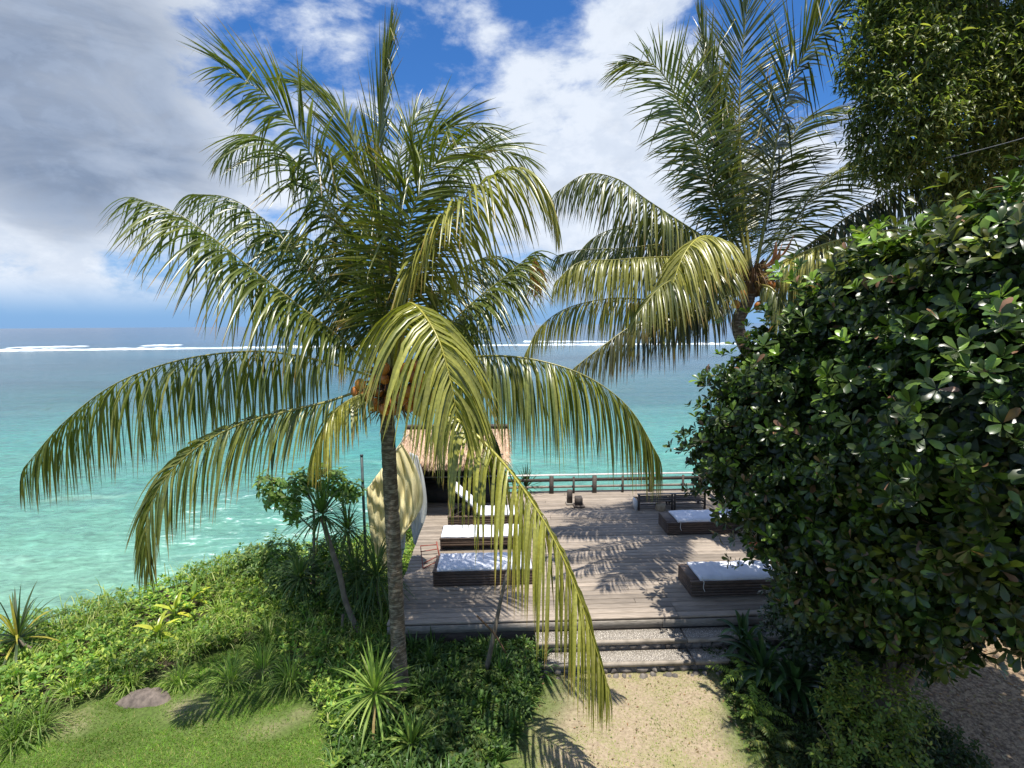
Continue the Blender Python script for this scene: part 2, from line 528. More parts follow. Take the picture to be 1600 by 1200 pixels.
def strips(base, d0, wid0, length, width, grav, seg=6, fold=0.25, prof=None, kink=None, early=False):
    """vectorised blade leaves. base,d0,wid0 (n,3); length,width,grav (n,). returns V(n,2*.. ) arrays, faces"""
    n = len(base)
    d = nrm(d0)
    w = nrm(wid0 - (wid0 * d).sum(1, keepdims=True) * d)
    P_ = base.copy()
    if prof is None:
        prof = np.array([0.55, 0.95, 1.0, 0.92, 0.75, 0.5, 0.0])
    prof = np.interp(np.linspace(0, 1, seg + 1), np.linspace(0, 1, len(prof)), prof)
    rows = []
    g = np.array([0, 0, -1.0])
    for i in range(seg + 1):
        hw = (width * prof[i] * 0.5)[:, None]
        nn = nrm(np.cross(d, w))
        f = fold * hw
        rows.append(np.stack([P_ - w * hw + nn * f, P_, P_ + w * hw + nn * f], 1))
        if i < seg:
            gg = grav * ((1.9 - 1.9 * i / seg) if early else (0.4 + 1.2 * i / seg)) / seg
            if kink is not None:
                gg = gg + np.where(kink == i, 1.6, 0.0)
            d = nrm(d + g * gg[:, None])
            w = nrm(w - (w * d).sum(1, keepdims=True) * d)
            P_ = P_ + d * (length / seg)[:, None]
    V = np.stack(rows, 1)          # n, seg+1, 3, 3
    pv = (seg + 1) * 3
    F = []
    for i in range(seg):
        for j in range(2):
            a = i * 3 + j
            F.append((a, a + 1, a + 4, a + 3))
    F = np.array(F)
    FF = (F[None] + (np.arange(n) * pv)[:, None, None]).reshape(-1, 4)
    return V.reshape(n, pv, 3), FF, F


def frond_geom(pts, leaf, droop, n, spread=62, width=0.042, start=0.14, roll=0.0, r0=0.028, col=(0.075, 0.12, 0.028), yel=0.0, tipbrown=0.2,
               sidemode=0, end=1.0, seg=6, kinkp=0.12, lift=0.12, shag=0.06, ribcol=None):
    path, L = catmull(pts, 44)
    T = nrm(np.gradient(path, axis=0))
    h = path[-1] - path[0]
    hh = np.array([h[0], h[1], 0.0])
    if np.linalg.norm(hh) < 0.3:
        hh = np.array([1.0, 0.1, 0])
    side = nrm(np.cross(hh, [0, 0, 1.0])[None])[0]
    rv, rf = tube(path, r0 * (1 - np.linspace(0, 1, 44) ** 0.8 * 0.86), 5, True, 0.75)
    u = np.linspace(start, end, n)
    u = np.repeat(u, 2) + R.normal(0, 0.006, 2 * n)
    u = np.clip(u, 0, end)
    sgn = np.tile([1.0, -1.0], n)
    fi = u * 43
    i0 = np.clip(fi.astype(int), 0, 42)
    fr = (fi - i0)[:, None]
    pos = path[i0] * (1 - fr) + path[i0 + 1] * fr
    t = nrm(T[i0] * (1 - fr) + T[i0 + 1] * fr)
    sd = nrm(side[None] - (t @ side)[:, None] * t)
    up_ = np.cross(sd, t)
    flip = np.where(up_[:, 2:3] < -0.2, 1, 1)
    if roll:
        a = roll * u[:, None] ** 0.7
        sd, up_ = sd * np.cos(a) + up_ * np.sin(a), up_ * np.cos(a) - sd * np.sin(a)
    v = (u - start) / (1 - start)
    lp = leaf * np.interp(v, [0, 0.12, 0.4, 0.75, 0.93, 1.0], [0.45, 0.8, 1.0, 0.85, 0.55, 0.38]) * R.uniform(0.86, 1.08, len(u))
    ang = np.radians(np.interp(v, [0, 0.5, 1], [spread + 14, spread, spread - 38]) + R.normal(0, 6.5, len(u)))[:, None]
    d0 = sd * sgn[:, None] * np.sin(ang) + t * np.cos(ang) + up_ * (lift + R.normal(0, shag, (len(u), 1)))
    kink = np.where(R.random(len(u)) < kinkp, R.integers(2, 6, len(u)), -9)
    wv = t * sgn[:, None] + R.normal(0, .42, (len(u), 3))
    wd = width * np.interp(v, [0, 0.2, 0.7, 1], [0.7, 1, 0.9, 0.55]) * R.uniform(0.85, 1.1, len(u))
    V, FF, F1 = strips(pos, d0, wv, lp, wd, droop * R.uniform(0.8, 1.25, len(u)), seg, 0.3,
                       np.array([0.5, 0.9, 1.0, 0.9, 0.68, 0.38, 0.03]), kink, True)
    # natural leaf colour: per leaflet variation, yellowing, dry tips
    base = np.array(col)
    yc = np.array([0.46, 0.42, 0.08])
    dry = np.array([0.38, 0.20, 0.06])
    k = np.clip(yel + R.normal(0, 0.12, (len(u), 1)), 0, 1)
    c = base * (1 - k) + yc * k
    c = c * R.uniform(0.75, 1.25, (len(u), 1))
    tv = np.linspace(0, 1, seg + 1)
    tb = (np.clip((tv[None] - 0.72) / 0.28, 0, 1) * (R.random((len(u), 1)) < tipbrown + 0.15) + tipbrown * np.clip((tv[None] - 0.5), 0, 1) * 0.8)
    tb = np.clip(tb, 0, 1) * 0.8
    C = c[:, None] * (1 - tb[..., None]) + dry * tb[..., None]
    C = np.repeat(C, 3, axis=1)
    rc = np.array(ribcol or (0.30, 0.28, 0.07))
    return rv, rf, V, FF, F1, C, rc


def add_frond(parent, split=False, **kw):
    kw['n'] = int(kw['n'] * (1.15 if split else 1.32))
    kw['leaf'] *= 1.30
    dr = kw['droop']
    kw['droop'] = dr * (.4 if dr < 2 else .6 if dr < 3 else .8)
    kw['width'] = kw.get('width', .042) * (.95 if split else .82)
    rv, rf, V, FF, F1, C, rc = frond_geom(**kw)
    if split:
        o = mk('frond', rv, rf, M_PALM, parent, True, np.tile(rc, (len(rv), 1)))
        lim = 75 if kw['n'] < 90 else 75
        one = np.zeros(len(V), bool)
        one[np.argsort(-(V[:, -1] - V[:, 0])[:, 0] ** 2 - (V[:, -1] - V[:, 0])[:, 2] ** 2)[:150]] = True
        for i in np.nonzero(one)[0]:
            mk('leaflet', V[i], F1, M_PALM, o, True, C[i])
        k = int((~one).sum())
        if k:
            FX = (F1[None] + (np.arange(k) * V.shape[1])[:, None, None]).reshape(-1, 4)
            mk('leaflets', V[~one].reshape(-1, 3), FX, M_PALM, o, True, C[~one].reshape(-1, 3), 'stuff')
        return o
    nv = len(rv)
    tot = np.concatenate([rv, V.reshape(-1, 3)])
    rq = np.array([f for f in rf if len(f) == 4])
    T = np.concatenate([np.tile(rc, (nv, 1)), C.reshape(-1, 3)])
    return mk('frond', tot, [rq, FF + nv], M_PALM, parent, True, T)


# leaf templates -------------------------------------------------------------
# obovate leaf lying along +x, normal +z
OB_V = np.array([(0, 0, 0), (.3, .11, .02), (.3, 0, 0), (.3, -.11, .02), (.68, .21, .05), (.68, 0, .005), (.68, -.21, .05), (.92, .13, -.01), (.92, 0, -.03), (.92, -.13, -.01), (1.0, 0, -.05)])
OB_F3 = np.array([(0, 2, 1), (0, 3, 2), (7, 8, 10), (8, 9, 10)])
OB_F4 = np.array([(1, 2, 5, 4), (2, 3, 6, 5), (4, 5, 8, 7), (5, 6, 9, 8)])
OV_V = np.array([(0, 0, 0), (.22, .17, .03), (.22, 0, 0), (.22, -.17, .03), (.55, .2, .03), (.55, 0, -.02), (.55, -.2, .03), (1.0, 0, -.16)])
OV_F3 = np.array([(0, 2, 1), (0, 3, 2), (4, 5, 7), (5, 6, 7)])
OV_F4 = np.array([(1, 2, 5, 4), (2, 3, 6, 5)])
SM_V = np.array([(0, 0, 0), (.45, .2, .03), (.45, -.2, .03), (1.0, 0, -.1)])
SM_F3 = np.array([(0, 2, 1), (1, 2, 3)])
SM_F4 = np.zeros((0, 4), dtype=int)
TEMPL = {'ob': (OB_V, OB_F3, OB_F4), 'ov': (OV_V, OV_F3, OV_F4), 'sm': (SM_V, SM_F3, SM_F4)}


def leaves(kind, pos, d, up_, size, curl=None):
    Tv, F3, F4 = TEMPL[kind]
    d = nrm(d)
    y = nrm(np.cross(up_, d))
    z = np.cross(d, y)
    M = np.stack([d, y, z], 1)        # n,3(axis),3
    tv = np.repeat(Tv[None], len(pos), 0).copy()
    if curl is not None:
        tv[:, :, 2] -= curl[:, None] * tv[:, :, 0] ** 2
    V = np.einsum('nka,nac->nkc', tv, M) * size[:, None, None] + pos[:, None]
    return V


def leaf_mesh(name, kind, V, C, m, parent, kindtag='stuff', smooth=True):
    Tv, F3, F4 = TEMPL[kind]
    n, k = V.shape[:2]
    off = (np.arange(n) * k)[:, None, None]
    Fs = [(F3[None] + off).reshape(-1, 3)]
    if len(F4):
        Fs.append((F4[None] + off).reshape(-1, 4))
    return mk(name, V.reshape(-1, 3), Fs, m, parent, smooth, np.repeat(C, k, axis=0), kindtag)


def rosettes(centers, axes, size, nl=8, tilt=(35, 75), sz=(0.8, 1.15)):
    """whorls of leaves at twig ends"""
    n = len(centers)
    ax = nrm(axes)
    ref = np.where(np.abs(ax[:, 2:3]) < 0.9, np.array([[0, 0, 1.0]]), np.array([[1.0, 0, 0]]))
    a = nrm(np.cross(ax, ref))
    b = np.cross(ax, a)
    ph = R.uniform(0, 6.28, (n, 1)) + np.arange(nl)[None] * 2.4 + R.normal(0, 0.2, (n, nl))
    tl = np.radians(R.uniform(tilt[0], tilt[1], (n, nl)))
    rad = a[:, None] * np.cos(ph)[..., None] + b[:, None] * np.sin(ph)[..., None]
    d = rad * np.sin(tl)[..., None] + ax[:, None] * np.cos(tl)[..., None]
    up_ = ax[:, None] * np.sin(tl)[..., None] - rad * np.cos(tl)[..., None]
    pos = centers[:, None] + d * 0.012
    s = (np.broadcast_to(size, (n,))[:, None] * R.uniform(sz[0], sz[1], (n, nl)))
    return pos.reshape(-1, 3), d.reshape(-1, 3), up_.reshape(-1, 3), s.ravel()


def tints(n, col, var=0.22, alt=None, palt=0.0, hue=0.12):
    c = np.array(col)[None] * R.uniform(1 - var, 1 + var, (n, 1))
    c = c * R.uniform(1 - hue, 1 + hue, (n, 3))
    if alt is not None:
        m = R.random(n) < palt
        c[m] = np.array(alt)[None] * R.uniform(0.8, 1.2, (m.sum(), 1))
    return np.clip(c, 0, 1)


GZ = -0.5
# ------------------------------------------------------------------ terrain and sea
EDGE = [(-40, -6), (-22, 0), (-12.4, 5.0), (-9.2, 7.6), (-7.5, 9.1), (-6.3, 10.4), (-5.2, 11.0), (-3.9, 11.3), (-3.2, 12.2), (-2.6, 13.4), (7.5, 14.2), (12, 17), (30, 22), (60, 30)]
LAWN = [(-12, -10), (-9.0, 4.5), (-7.1, 5.9), (-6.6, 6.3), (-5.4, 7.1), (-4.9, 7.8), (-4.2, 8.35), (-3.6, 7.4), (-2.9, 6.7), (-2.35, 6.0), (-2.1, 4.8), (-0.5, 4.6), (-0.2, 5.6), (0.3, 6.6), (0.45, 7.3),
        (3.2, 7.35), (2.9, 6.4), (3.1, 5.4), (3.6, 4.0), (4.0, -10)]


def in_poly(x, y, poly):
    x = np.asarray(x)
    ins = np.zeros(x.shape, bool)
    j = len(poly) - 1
    for i in range(len(poly)):
        xi, yi = poly[i]
        xj, yj = poly[j]
        c = ((yi > y) != (yj > y)) & (x < (xj - xi) * (y - yi) / (yj - yi + 1e-12) + xi)
        ins ^= c
        j = i
    return ins


def edge_y(x):
    e = np.array(EDGE)
    return np.interp(x, e[:, 0], e[:, 1])


def poly_dist(x, y, poly, closed=True):
    d = np.full(np.shape(x), 1e9)
    m = len(poly)
    for i in range(m if closed else m - 1):
        a = np.array(poly[i], float)
        b = np.array(poly[(i + 1) % m], float)
        ab = b - a
        t = np.clip(((x - a[0]) * ab[0] + (y - a[1]) * ab[1]) / (ab @ ab), 0, 1)
        d = np.minimum(d, np.hypot(x - a[0] - t * ab[0], y - a[1] - t * ab[1]))
    return d


def wav(x, y, s, ph=0):
    return (np.sin(x * s + 1.3 * np.sin(y * s * 0.7 + ph)) + np.sin(y * s * 1.13 + 1.7 * np.sin(x * s * 0.6 + ph * 2))) * 0.5


def gz(x, y):
    """ground height"""
    x = np.asarray(x, float)
    y = np.asarray(y, float)
    d = poly_dist(x, y, EDGE, False)
    out = y > edge_y(x)
    drop = np.where(out, d, 0)
    z = GZ + 0.03 * wav(x, y, 1.7) + np.where(out, -np.minimum(drop * 2.6, 5.5), 0)
    bank = np.clip(1 - d / 1.6, 0, 1) * (~out) * np.clip((-x - 2.6) / 1.0, 0, 1)
    z = z + 0.16 * bank
    return z


def lawn_val(x, y):
    ins = in_poly(x, y, LAWN)
    d = poly_dist(x, y, LAWN)
    v = np.where(ins, 1.0, 0.0)
    sandy = np.exp(-(((x - 1.9) / 1.35) ** 2 + ((y - 6.2) / 1.5) ** 4)) * 1.15 + np.exp(-(((x - 0.9) / 1.0) ** 2 + ((y - 5.9) / 0.5) ** 2)) * 0.4
    for (qx, qy, qr, qa) in ((-4.7, 6.55, .28, .6), (-3.3, 6.2, .22, .45), (-6.0, 6.35, .3, .5), (-2.75, 6.5, .2, .6), (-4.0, 7.3, .25, .4)):
        sandy = sandy + qa * np.exp(-(((x - qx) / (qr * 1.6)) ** 2 + ((y - qy) / qr) ** 2))
    sandy = np.clip(sandy * (.85 + .15 * wav(x, y, 3.3, 1) + .12 * wav(x, y, 8.1, 3)), 0, 1)
    return v, d, sandy


def build_ground():
    xs = np.concatenate([np.linspace(-60, -12, 24), np.linspace(-11.8, 12, 160), np.linspace(12.5, 60, 24)])
    ys = np.concatenate([np.linspace(-30, 2, 14), np.linspace(2.2, 16, 100), np.linspace(16.5, 34, 16)])
    X, Y = np.meshgrid(xs, ys)
    Z = gz(X, Y)
    Z = np.where((X > -1.9) & (Y > 8.3) & (X < 8.5), np.minimum(Z, GZ - 0.25), Z)
    V = np.stack([X, Y, Z], -1).reshape(-1, 3)
    nx, ny = len(xs), len(ys)
    I = (np.arange(ny - 1)[:, None] * nx + np.arange(nx - 1)[None]).ravel()
    F = np.stack([I, I + 1, I + 1 + nx, I + nx], 1)
    v, d, sandy = lawn_val(V[:, 0], V[:, 1])
    T = np.zeros((len(V), 3))
    T[:, 0] = np.where(v > 0, 1 - sandy * 0.95, 1)
    T[:, 1] = np.clip(np.where(v > 0, 0, 1) * np.clip(d / 0.3, 0, 1), 0, 1)
    g = mk('ground', V, F, ground_mat(), None, True, T, 'structure')
    return g


build_ground()


def build_sea():
    r = np.concatenate([[3.0], np.geomspace(8.0, 30000, 420)])
    a = np.radians(np.linspace(-105, 105, 620))
    A, Rr = np.meshgrid(a, r)
    X, Y = np.sin(A) * Rr, np.cos(A) * Rr
    amp = np.exp(-Rr / 90)
    Z = np.zeros_like(X)
    rs = np.random.default_rng(5)
    for k in range(16):
        th = rs.normal(1.45, 0.45)
        lam = rs.uniform(0.9, 5.5)
        kx, ky = math.cos(th) * 6.28 / lam, math.sin(th) * 6.28 / lam
        ph = rs.uniform(0, 6.28)
        s = np.sin(kx * X + ky * Y + ph + 0.8 * np.sin(X * 0.3 + k))
        Z += (1 - np.abs(s)) * 0.012 * lam ** 0.7
    Z = -3.2 + (Z - Z.mean()) * amp
    Z[-1] -= 0
    V = np.stack([X, Y, Z], -1).reshape(-1, 3)
    nx, ny = len(a), len(r)
    I = (np.arange(ny - 1)[:, None] * nx + np.arange(nx - 1)[None]).ravel()
    F = np.stack([I, I + 1, I + 1 + nx, I + nx], 1)
    mk('sea', V, F, sea_mat(), None, True, None, 'structure')


build_sea()


def build_surf():
    # breaking waves over the reef edge, each a ragged foaming ridge
    def ridge(px0, px1, ycurve, hgt, wid, seed, brk):
        rs = np.random.default_rng(seed)
        n = 420
        px = np.linspace(px0, px1, n)
        py = np.interp(px, [a for a, b in ycurve], [b for a, b in ycurve])
        c = np.array([tuple(G(a, b, -3.2)) for a, b in zip(px, py)])
        h = hgt * (0.7 + 0.3 * np.sin(px * 0.021 + seed) * np.sin(px * 0.0073 + 2 * seed)) * (0.6 + 0.8 * rs.random(n))
        h = np.where(wav(px, px * 0.3, 0.03, seed) > brk, h, -0.4)
        rows = []
        for k, (dy, f) in enumerate([(-1.6, -0.3), (-1.0, 0.25), (-0.35, 0.75), (0, 1.0), (0.4, 0.6), (0.9, -0.3)]):
            o = c.copy()
            o[:, 1] += dy * wid * (0.7 + 0.6 * rs.random(n))
            o[:, 2] = -3.25 + np.where(h > 0, h * f * (0.8 + 0.4 * rs.random(n)), -0.5)
            rows.append(o)
        V = np.stack(rows, 0).reshape(-1, 3)
        I = (np.arange(5)[:, None] * n + np.arange(n - 1)[None]).ravel()
        return V, np.stack([I, I + 1, I + 1 + n, I + n], 1)
    curve = [(-400, 552), (0, 548), (200, 545.5), (400, 543), (800, 539), (1150, 537), (1600, 534), (2000, 531)]
    V1, F1 = ridge(-400, 2000, curve, .6, 6, 1, -1.4)
    mk('breaking_surf', V1, F1, M_SURF, None, False, None, 'stuff')
    V2, F2 = ridge(-400, 2000, [(a, b - 5) for a, b in curve], .55, 6, 4, 0.25)
    mk('outer_surf', V2, F2, M_SURF, None, False, None, 'stuff')


build_surf()


def build_island():
    n = 40
    xs = np.linspace(-1, 1, n)
    rows = []
    for j, (dy, s) in enumerate([(-350, 0.0), (-150, 0.75), (0, 1.0), (300, 0.0)]):
        z = s * 125 * (np.cos(xs * 1.57) ** 0.7 * (0.7 + 0.3 * np.sin(xs * 5 + 1)))
        c = P(812, 503, 9000)
        rows.append(np.stack([c.x + xs * 480, np.full(n, 9000.0 + dy), -5 + z], 1))
    V = np.concatenate(rows)
    I = (np.arange(3)[:, None] * n + np.arange(n - 1)[None]).ravel()
    o = mk('island', V, np.stack([I, I + 1, I + 1 + n, I + n], 1), M_ISLE, None, True, None, 'structure')
    o['label'] = 'low island tinted haze blue on the far horizon'


build_island()

# ------------------------------------------------------------------ deck, steps, railing
YAW = math.radians(2.0)
DO = Vector((0, 7.87, 0))


def D(x, y, z=0.0):
    c, s = math.cos(YAW), math.sin(YAW)
    return Vector((DO.x + x * c - y * s, DO.y + x * s + y * c, z))


def toD(p):
    c, s = math.cos(YAW), math.sin(YAW)
    x, y = p.x - DO.x, p.y - DO.y
    return Vector((x * c + y * s, -x * s + y * c, p.z))


def build_deck():
    dk = thing('wooden_deck', 'weathered grey plank deck between the garden steps and the sea railing', 'deck', DO, YAW)
    w, gap = 0.135, 0.014
    lens = {}
    rows = 43
    for r in range(rows):
        y0 = r * (w + gap) + 0.0
        x = -2.05 if y0 < 4.1 else -3.1
        x += R.uniform(-0.01, 0.01)
        first = True
        while x < 7.2:
            L = [3.6, 4.2, 4.8][R.integers(0, 3)] if not first else [1.8, 4.2, 3.0, 4.8][R.integers(0, 4)]
            first = False
            if x + L > 7.2:
                L = max(0.6, round((7.3 - x) / 0.3) * 0.3)
            key = round(L, 2)
            if key not in lens:
                V, F = box(0, key - 0.006, 0, w, -0.035, 0, 0.005)
                lens[key] = meshdata('plank', V, F, M_PLANK)
            o = bpy.data.objects.new('plank', lens[key])
            o.location = (x, y0 + R.uniform(-0.0015, 0.0015), R.uniform(-0.003, 0.003))
            o.rotation_euler = (0, 0, R.uniform(-0.0004, 0.0004))
            link(o, dk)
            x += L
    V, F = join([box(-2.05, 2.45, -0.03, -0.005, -0.17, -0.045, 0.004)])
    mk('fascia_board', V, F, M_GWOOD, dk)
    V, F = box(2.458, 7.2, -0.03, -0.005, -0.17, -0.045, 0.004)
    mk('fascia_board', V, F, M_GWOOD, dk)
    V, F = box(-2.0, 7.1, 0.02, 0.1, -0.6, -0.045)
    mk('bearer', V, F, M_DWOOD, dk)
    for y in (2.2, 4.4, 6.5):
        V, F = box(-2.0, 7.1, y, y + 0.08, -0.2, -0.045)
        mk('bearer', V, F, M_DWOOD, dk)
    for x in np.arange(-1.9, 7.1, 1.8):
        for y in (2.24, 4.44, 6.45):
            V, F = tube([(x, y, -4.2), (x, y, -2), (x, y, -0.21)], 0.07, 8)
            mk('support_pile', V, F, M_DWOOD, dk, True)
    return dk


build_deck()


def build_steps():
    st = thing('garden_steps', 'two pebble topped steps with rough stone risers in front of the deck', 'steps', DO, YAW)
    x0, x1 = 0.35, 4.3
    for k, (yb, yf, zt) in enumerate([(-0.04, -0.36, -0.185), (-0.36, -0.68, -0.335)]):
        split = 2.75
        for (a, b) in ((x0, split - 0.01), (split + 0.01, x1)):
            V, F = box(a, b, yf + 0.05, yb, zt - 0.4, zt - 0.004)
            mk('tread_bed', V, F, M_MORTAR, st)
            V, F = box(a, b, yf, yf + 0.048, zt - 0.055, zt + 0.006, 0.008, 0.002)
            mk('edging', V, F, M_CONC, st)
            # pebbles set on edge in the mortar
            nx, ny = int((b - a) / 0.021), 12
            px, py = np.meshgrid(np.arange(nx), np.arange(ny))
            px = a + (px.ravel() + 0.5) * 0.021 + R.normal(0, 0.004, nx * ny)
            py = yf + 0.058 + (py.ravel() + 0.5) * ((yb - yf - 0.065) / ny) + R.normal(0, 0.003, nx * ny)
            base = np.array([(1, 0, 0), (0, 1, 0), (-1, 0, 0), (0, -1, 0), (0, 0, 1.0)])
            sc = np.stack([R.uniform(.005, .009, len(px)), R.uniform(.009, .014, len(px)), R.uniform(.002, .006, len(px))], 1)
            V = base[None] * sc[:, None] + np.stack([px, py, np.full(len(px), zt - 0.005)], 1)[:, None]
            f = np.array([(0, 1, 4), (1, 2, 4), (2, 3, 4), (3, 0, 4)])
            FF = (f[None] + (np.arange(len(px)) * 5)[:, None, None]).reshape(-1, 3)
            mk('pebble_surface', V.reshape(-1, 3), FF, M_PEBBLE, st, False, None, 'stuff')
        # riser stones
        zb = zt - 0.16 if k == 0 else zt - 0.24
        x = x0
        while x < x1:
            wd = R.uniform(0.09, 0.24)
            h = 0.105 if k == 0 else 0.15
            n = 9
            an = np.sort(R.uniform(0, 6.28, n))
            rx, rz = wd / 2 * 1.02, h / 2
            ring = np.stack([np.cos(an) * rx * R.uniform(.8, 1.05, n), np.zeros(n), np.sin(an) * rz * R.uniform(.8, 1.1, n)], 1)
            cx, cz = x + wd / 2, zt - 0.055 - h / 2
            Vb = ring + [cx, yf + 0.055, cz]
            Vf = ring * [0.78, 1, 0.78] + [cx, yf + 0.012 + R.uniform(-.008, .01), cz]
            V = np.concatenate([Vb, Vf, [[cx, yf + 0.004, cz]]])
            F = [(i, (i + 1) % n, n + (i + 1) % n, n + i) for i in range(n)] + [(n + i, n + (i + 1) % n, 2 * n) for i in range(n)]
            mk('riser_stone', V, F, M_STONE, st)
            x += wd + 0.01
    # rubble footing
    for i in range(34):
        x = x0 + R.uniform(0, 3.6)
        r = R.uniform(0.025, 0.06)
        an = np.arange(7) * 6.28 / 7
        ring = np.stack([np.cos(an) * r, np.sin(an) * r * 0.8, np.zeros(7)], 1) * R.uniform(.8, 1.2, (7, 1))
        c = np.array([x, -0.71 - R.uniform(0, .06), GZ + 0.0])
        V = np.concatenate([ring + c - [0, 0, .03], ring * .75 + c + [0, 0, r * .6], [c + [0, 0, r * .8]]])
        F = [(j, (j + 1) % 7, 7 + (j + 1) % 7, 7 + j) for j in range(7)] + [(7 + j, 7 + (j + 1) % 7, 14) for j in range(7)]
        mk('footing_stone', V, F, M_STONE, st)
    return st


build_steps()


def railing(name, label, a, b, posts, thick):
    """a,b in deck coordinates; low sea railing"""
    ro = thing(name, label, 'railing', (0, 0, 0))
    A, B = D(*a), D(*b)
    dv = (B - A)
    L = dv.length
    u = dv / L
    nrmv = Vector((-u.y, u.x, 0))

    def board(s0, s1, off, z0, z1, t, m, nm):
        c = []
        for s in (s0, s1):
            for o in (off - t / 2, off + t / 2):
                for z in (z0, z1):
                    p = A + u * s + nrmv * o
                    c.append((p.x, p.y, z))
        F = [(0, 1, 3, 2), (4, 6, 7, 5), (0, 4, 5, 1), (2, 3, 7, 6), (0, 2, 6, 4), (1, 5, 7, 3)]
        mk(nm, c, F, m, ro)
    board(0, L, 0.03, 0.505, 0.53, 0.10, M_WHITE2, 'cap_rail')
    board(0, L, 0.01, 0.33, 0.42, 0.028, M_DWOOD, 'rail_board')
    board(0, L, 0.01, 0.14, 0.205, 0.026, M_GWOOD, 'rail_board')
    board(0, L, 0.01, 0.03, 0.05, 0.026, M_DWOOD, 'rail_board')
    for s, th in zip(posts, thick):
        w = 0.06 if th else 0.03
        board(s - w, s + w, -0.05, -0.12, 0.50 if th else 0.48, w, M_DWOOD, 'post')
    return ro


M_WHITE2 = plain('bleached_cap_rail', (0.62, 0.60, 0.56), 0.7, (0.48, 0.46, 0.42), 9)
x_of = [toD(G(p, 772)).x for p in (862, 897, 930, 975, 1020, 1072, 1100)]
railing('sea_railing', 'low wooden railing along the seaward edge of the deck', (-3.1, 6.32), (5.75, 6.32),
        [0.1, 1.2, 2.2, 3.1] + [x + 3.1 for x in x_of] + [8.78], [1, 1, 0, 1, 1, 0, 1, 0, 1, 0, 1, 1])
railing('side_railing', 'dark railing running back from the sea corner behind the bush', (5.75, 6.25), (5.75, 1.2), [0.08, 1.2, 2.4, 3.6, 4.9], [1, 1, 1, 1, 1])

# ------------------------------------------------------------------ loungers


def cushion(x0, x1, y0, y1, z0, z1, zones, parent, back=None):
    """quilted cushion: smooth rounded slab with stitched grooves"""
    nx, ny = 60, 9
    u = np.linspace(0, 1, nx)
    v = np.linspace(0, 1, ny)
    U, Vv = np.meshgrid(u, v)
    X = x0 + (x1 - x0) * U
    Yc = y0 + (y1 - y0) * Vv
    e = np.minimum(np.minimum(U, 1 - U) * (x1 - x0), np.minimum(Vv, 1 - Vv) * (y1 - y0))
    Z = z1 - 0.03 * np.exp(-(e / 0.018))
    g = np.min([np.abs(U - k / zones) for k in range(1, zones)], axis=0) * (x1 - x0)
    sx, sy = R.uniform(0, 20, 2)
    Z = Z - 0.016 * np.exp(-(g / 0.016) ** 2) + 0.007 * wav(X + sx, Yc + sy, 9, sx) + 0.004 * wav(X * 1.4 + sy, Yc * .6, 27, sy) + R.normal(0, 0.0012, Z.shape)
    top = np.stack([X, Yc, Z], -1)
    if back is not None:
        # raised back: points with x < back pivot rotate up
        piv, ang = back
        dx = np.maximum(piv - top[..., 0], 0)
        a = ang * np.clip(dx / 0.35, 0, 1)
        lift = dx * np.sin(a)
        top[..., 0] = np.where(dx > 0, piv - dx * np.cos(a), top[..., 0])
        top[..., 2] = top[..., 2] + lift
    V = top.reshape(-1, 3)
    bot = V.copy()
    bot[:, 2] -= (z1 - z0) * 0.9
    VV = np.concatenate([V, bot])
    n = nx * ny
    F = []
    for j in range(ny - 1):
        for i in range(nx - 1):
            a = j * nx + i
            F.append((a, a + 1, a + nx + 1, a + nx))
            F.append((n + a + nx, n + a + nx + 1, n + a + 1, n + a))
    for i in range(nx - 1):
        F.append((i + 1, i, n + i, n + i + 1))
        b = (ny - 1) * nx + i
        F.append((b, b + 1, n + b + 1, n + b))
    for j in range(ny - 1):
        a = j * nx
        F.append((a, a + nx, n + a + nx, n + a))
        b = j * nx + nx - 1
        F.append((b + nx, b, n + b, n + b + nx))
    c = mk('cushion', VV, F, M_CUSH, parent, True)
    edge = [tuple(top[0, i]) for i in range(0, nx, 4)]
    V, F = tube(np.array(edge) + [0, -0.004, -0.02], 0.006, 5)
    mk('piping', V, F, M_WHITE, c, True)
    return c


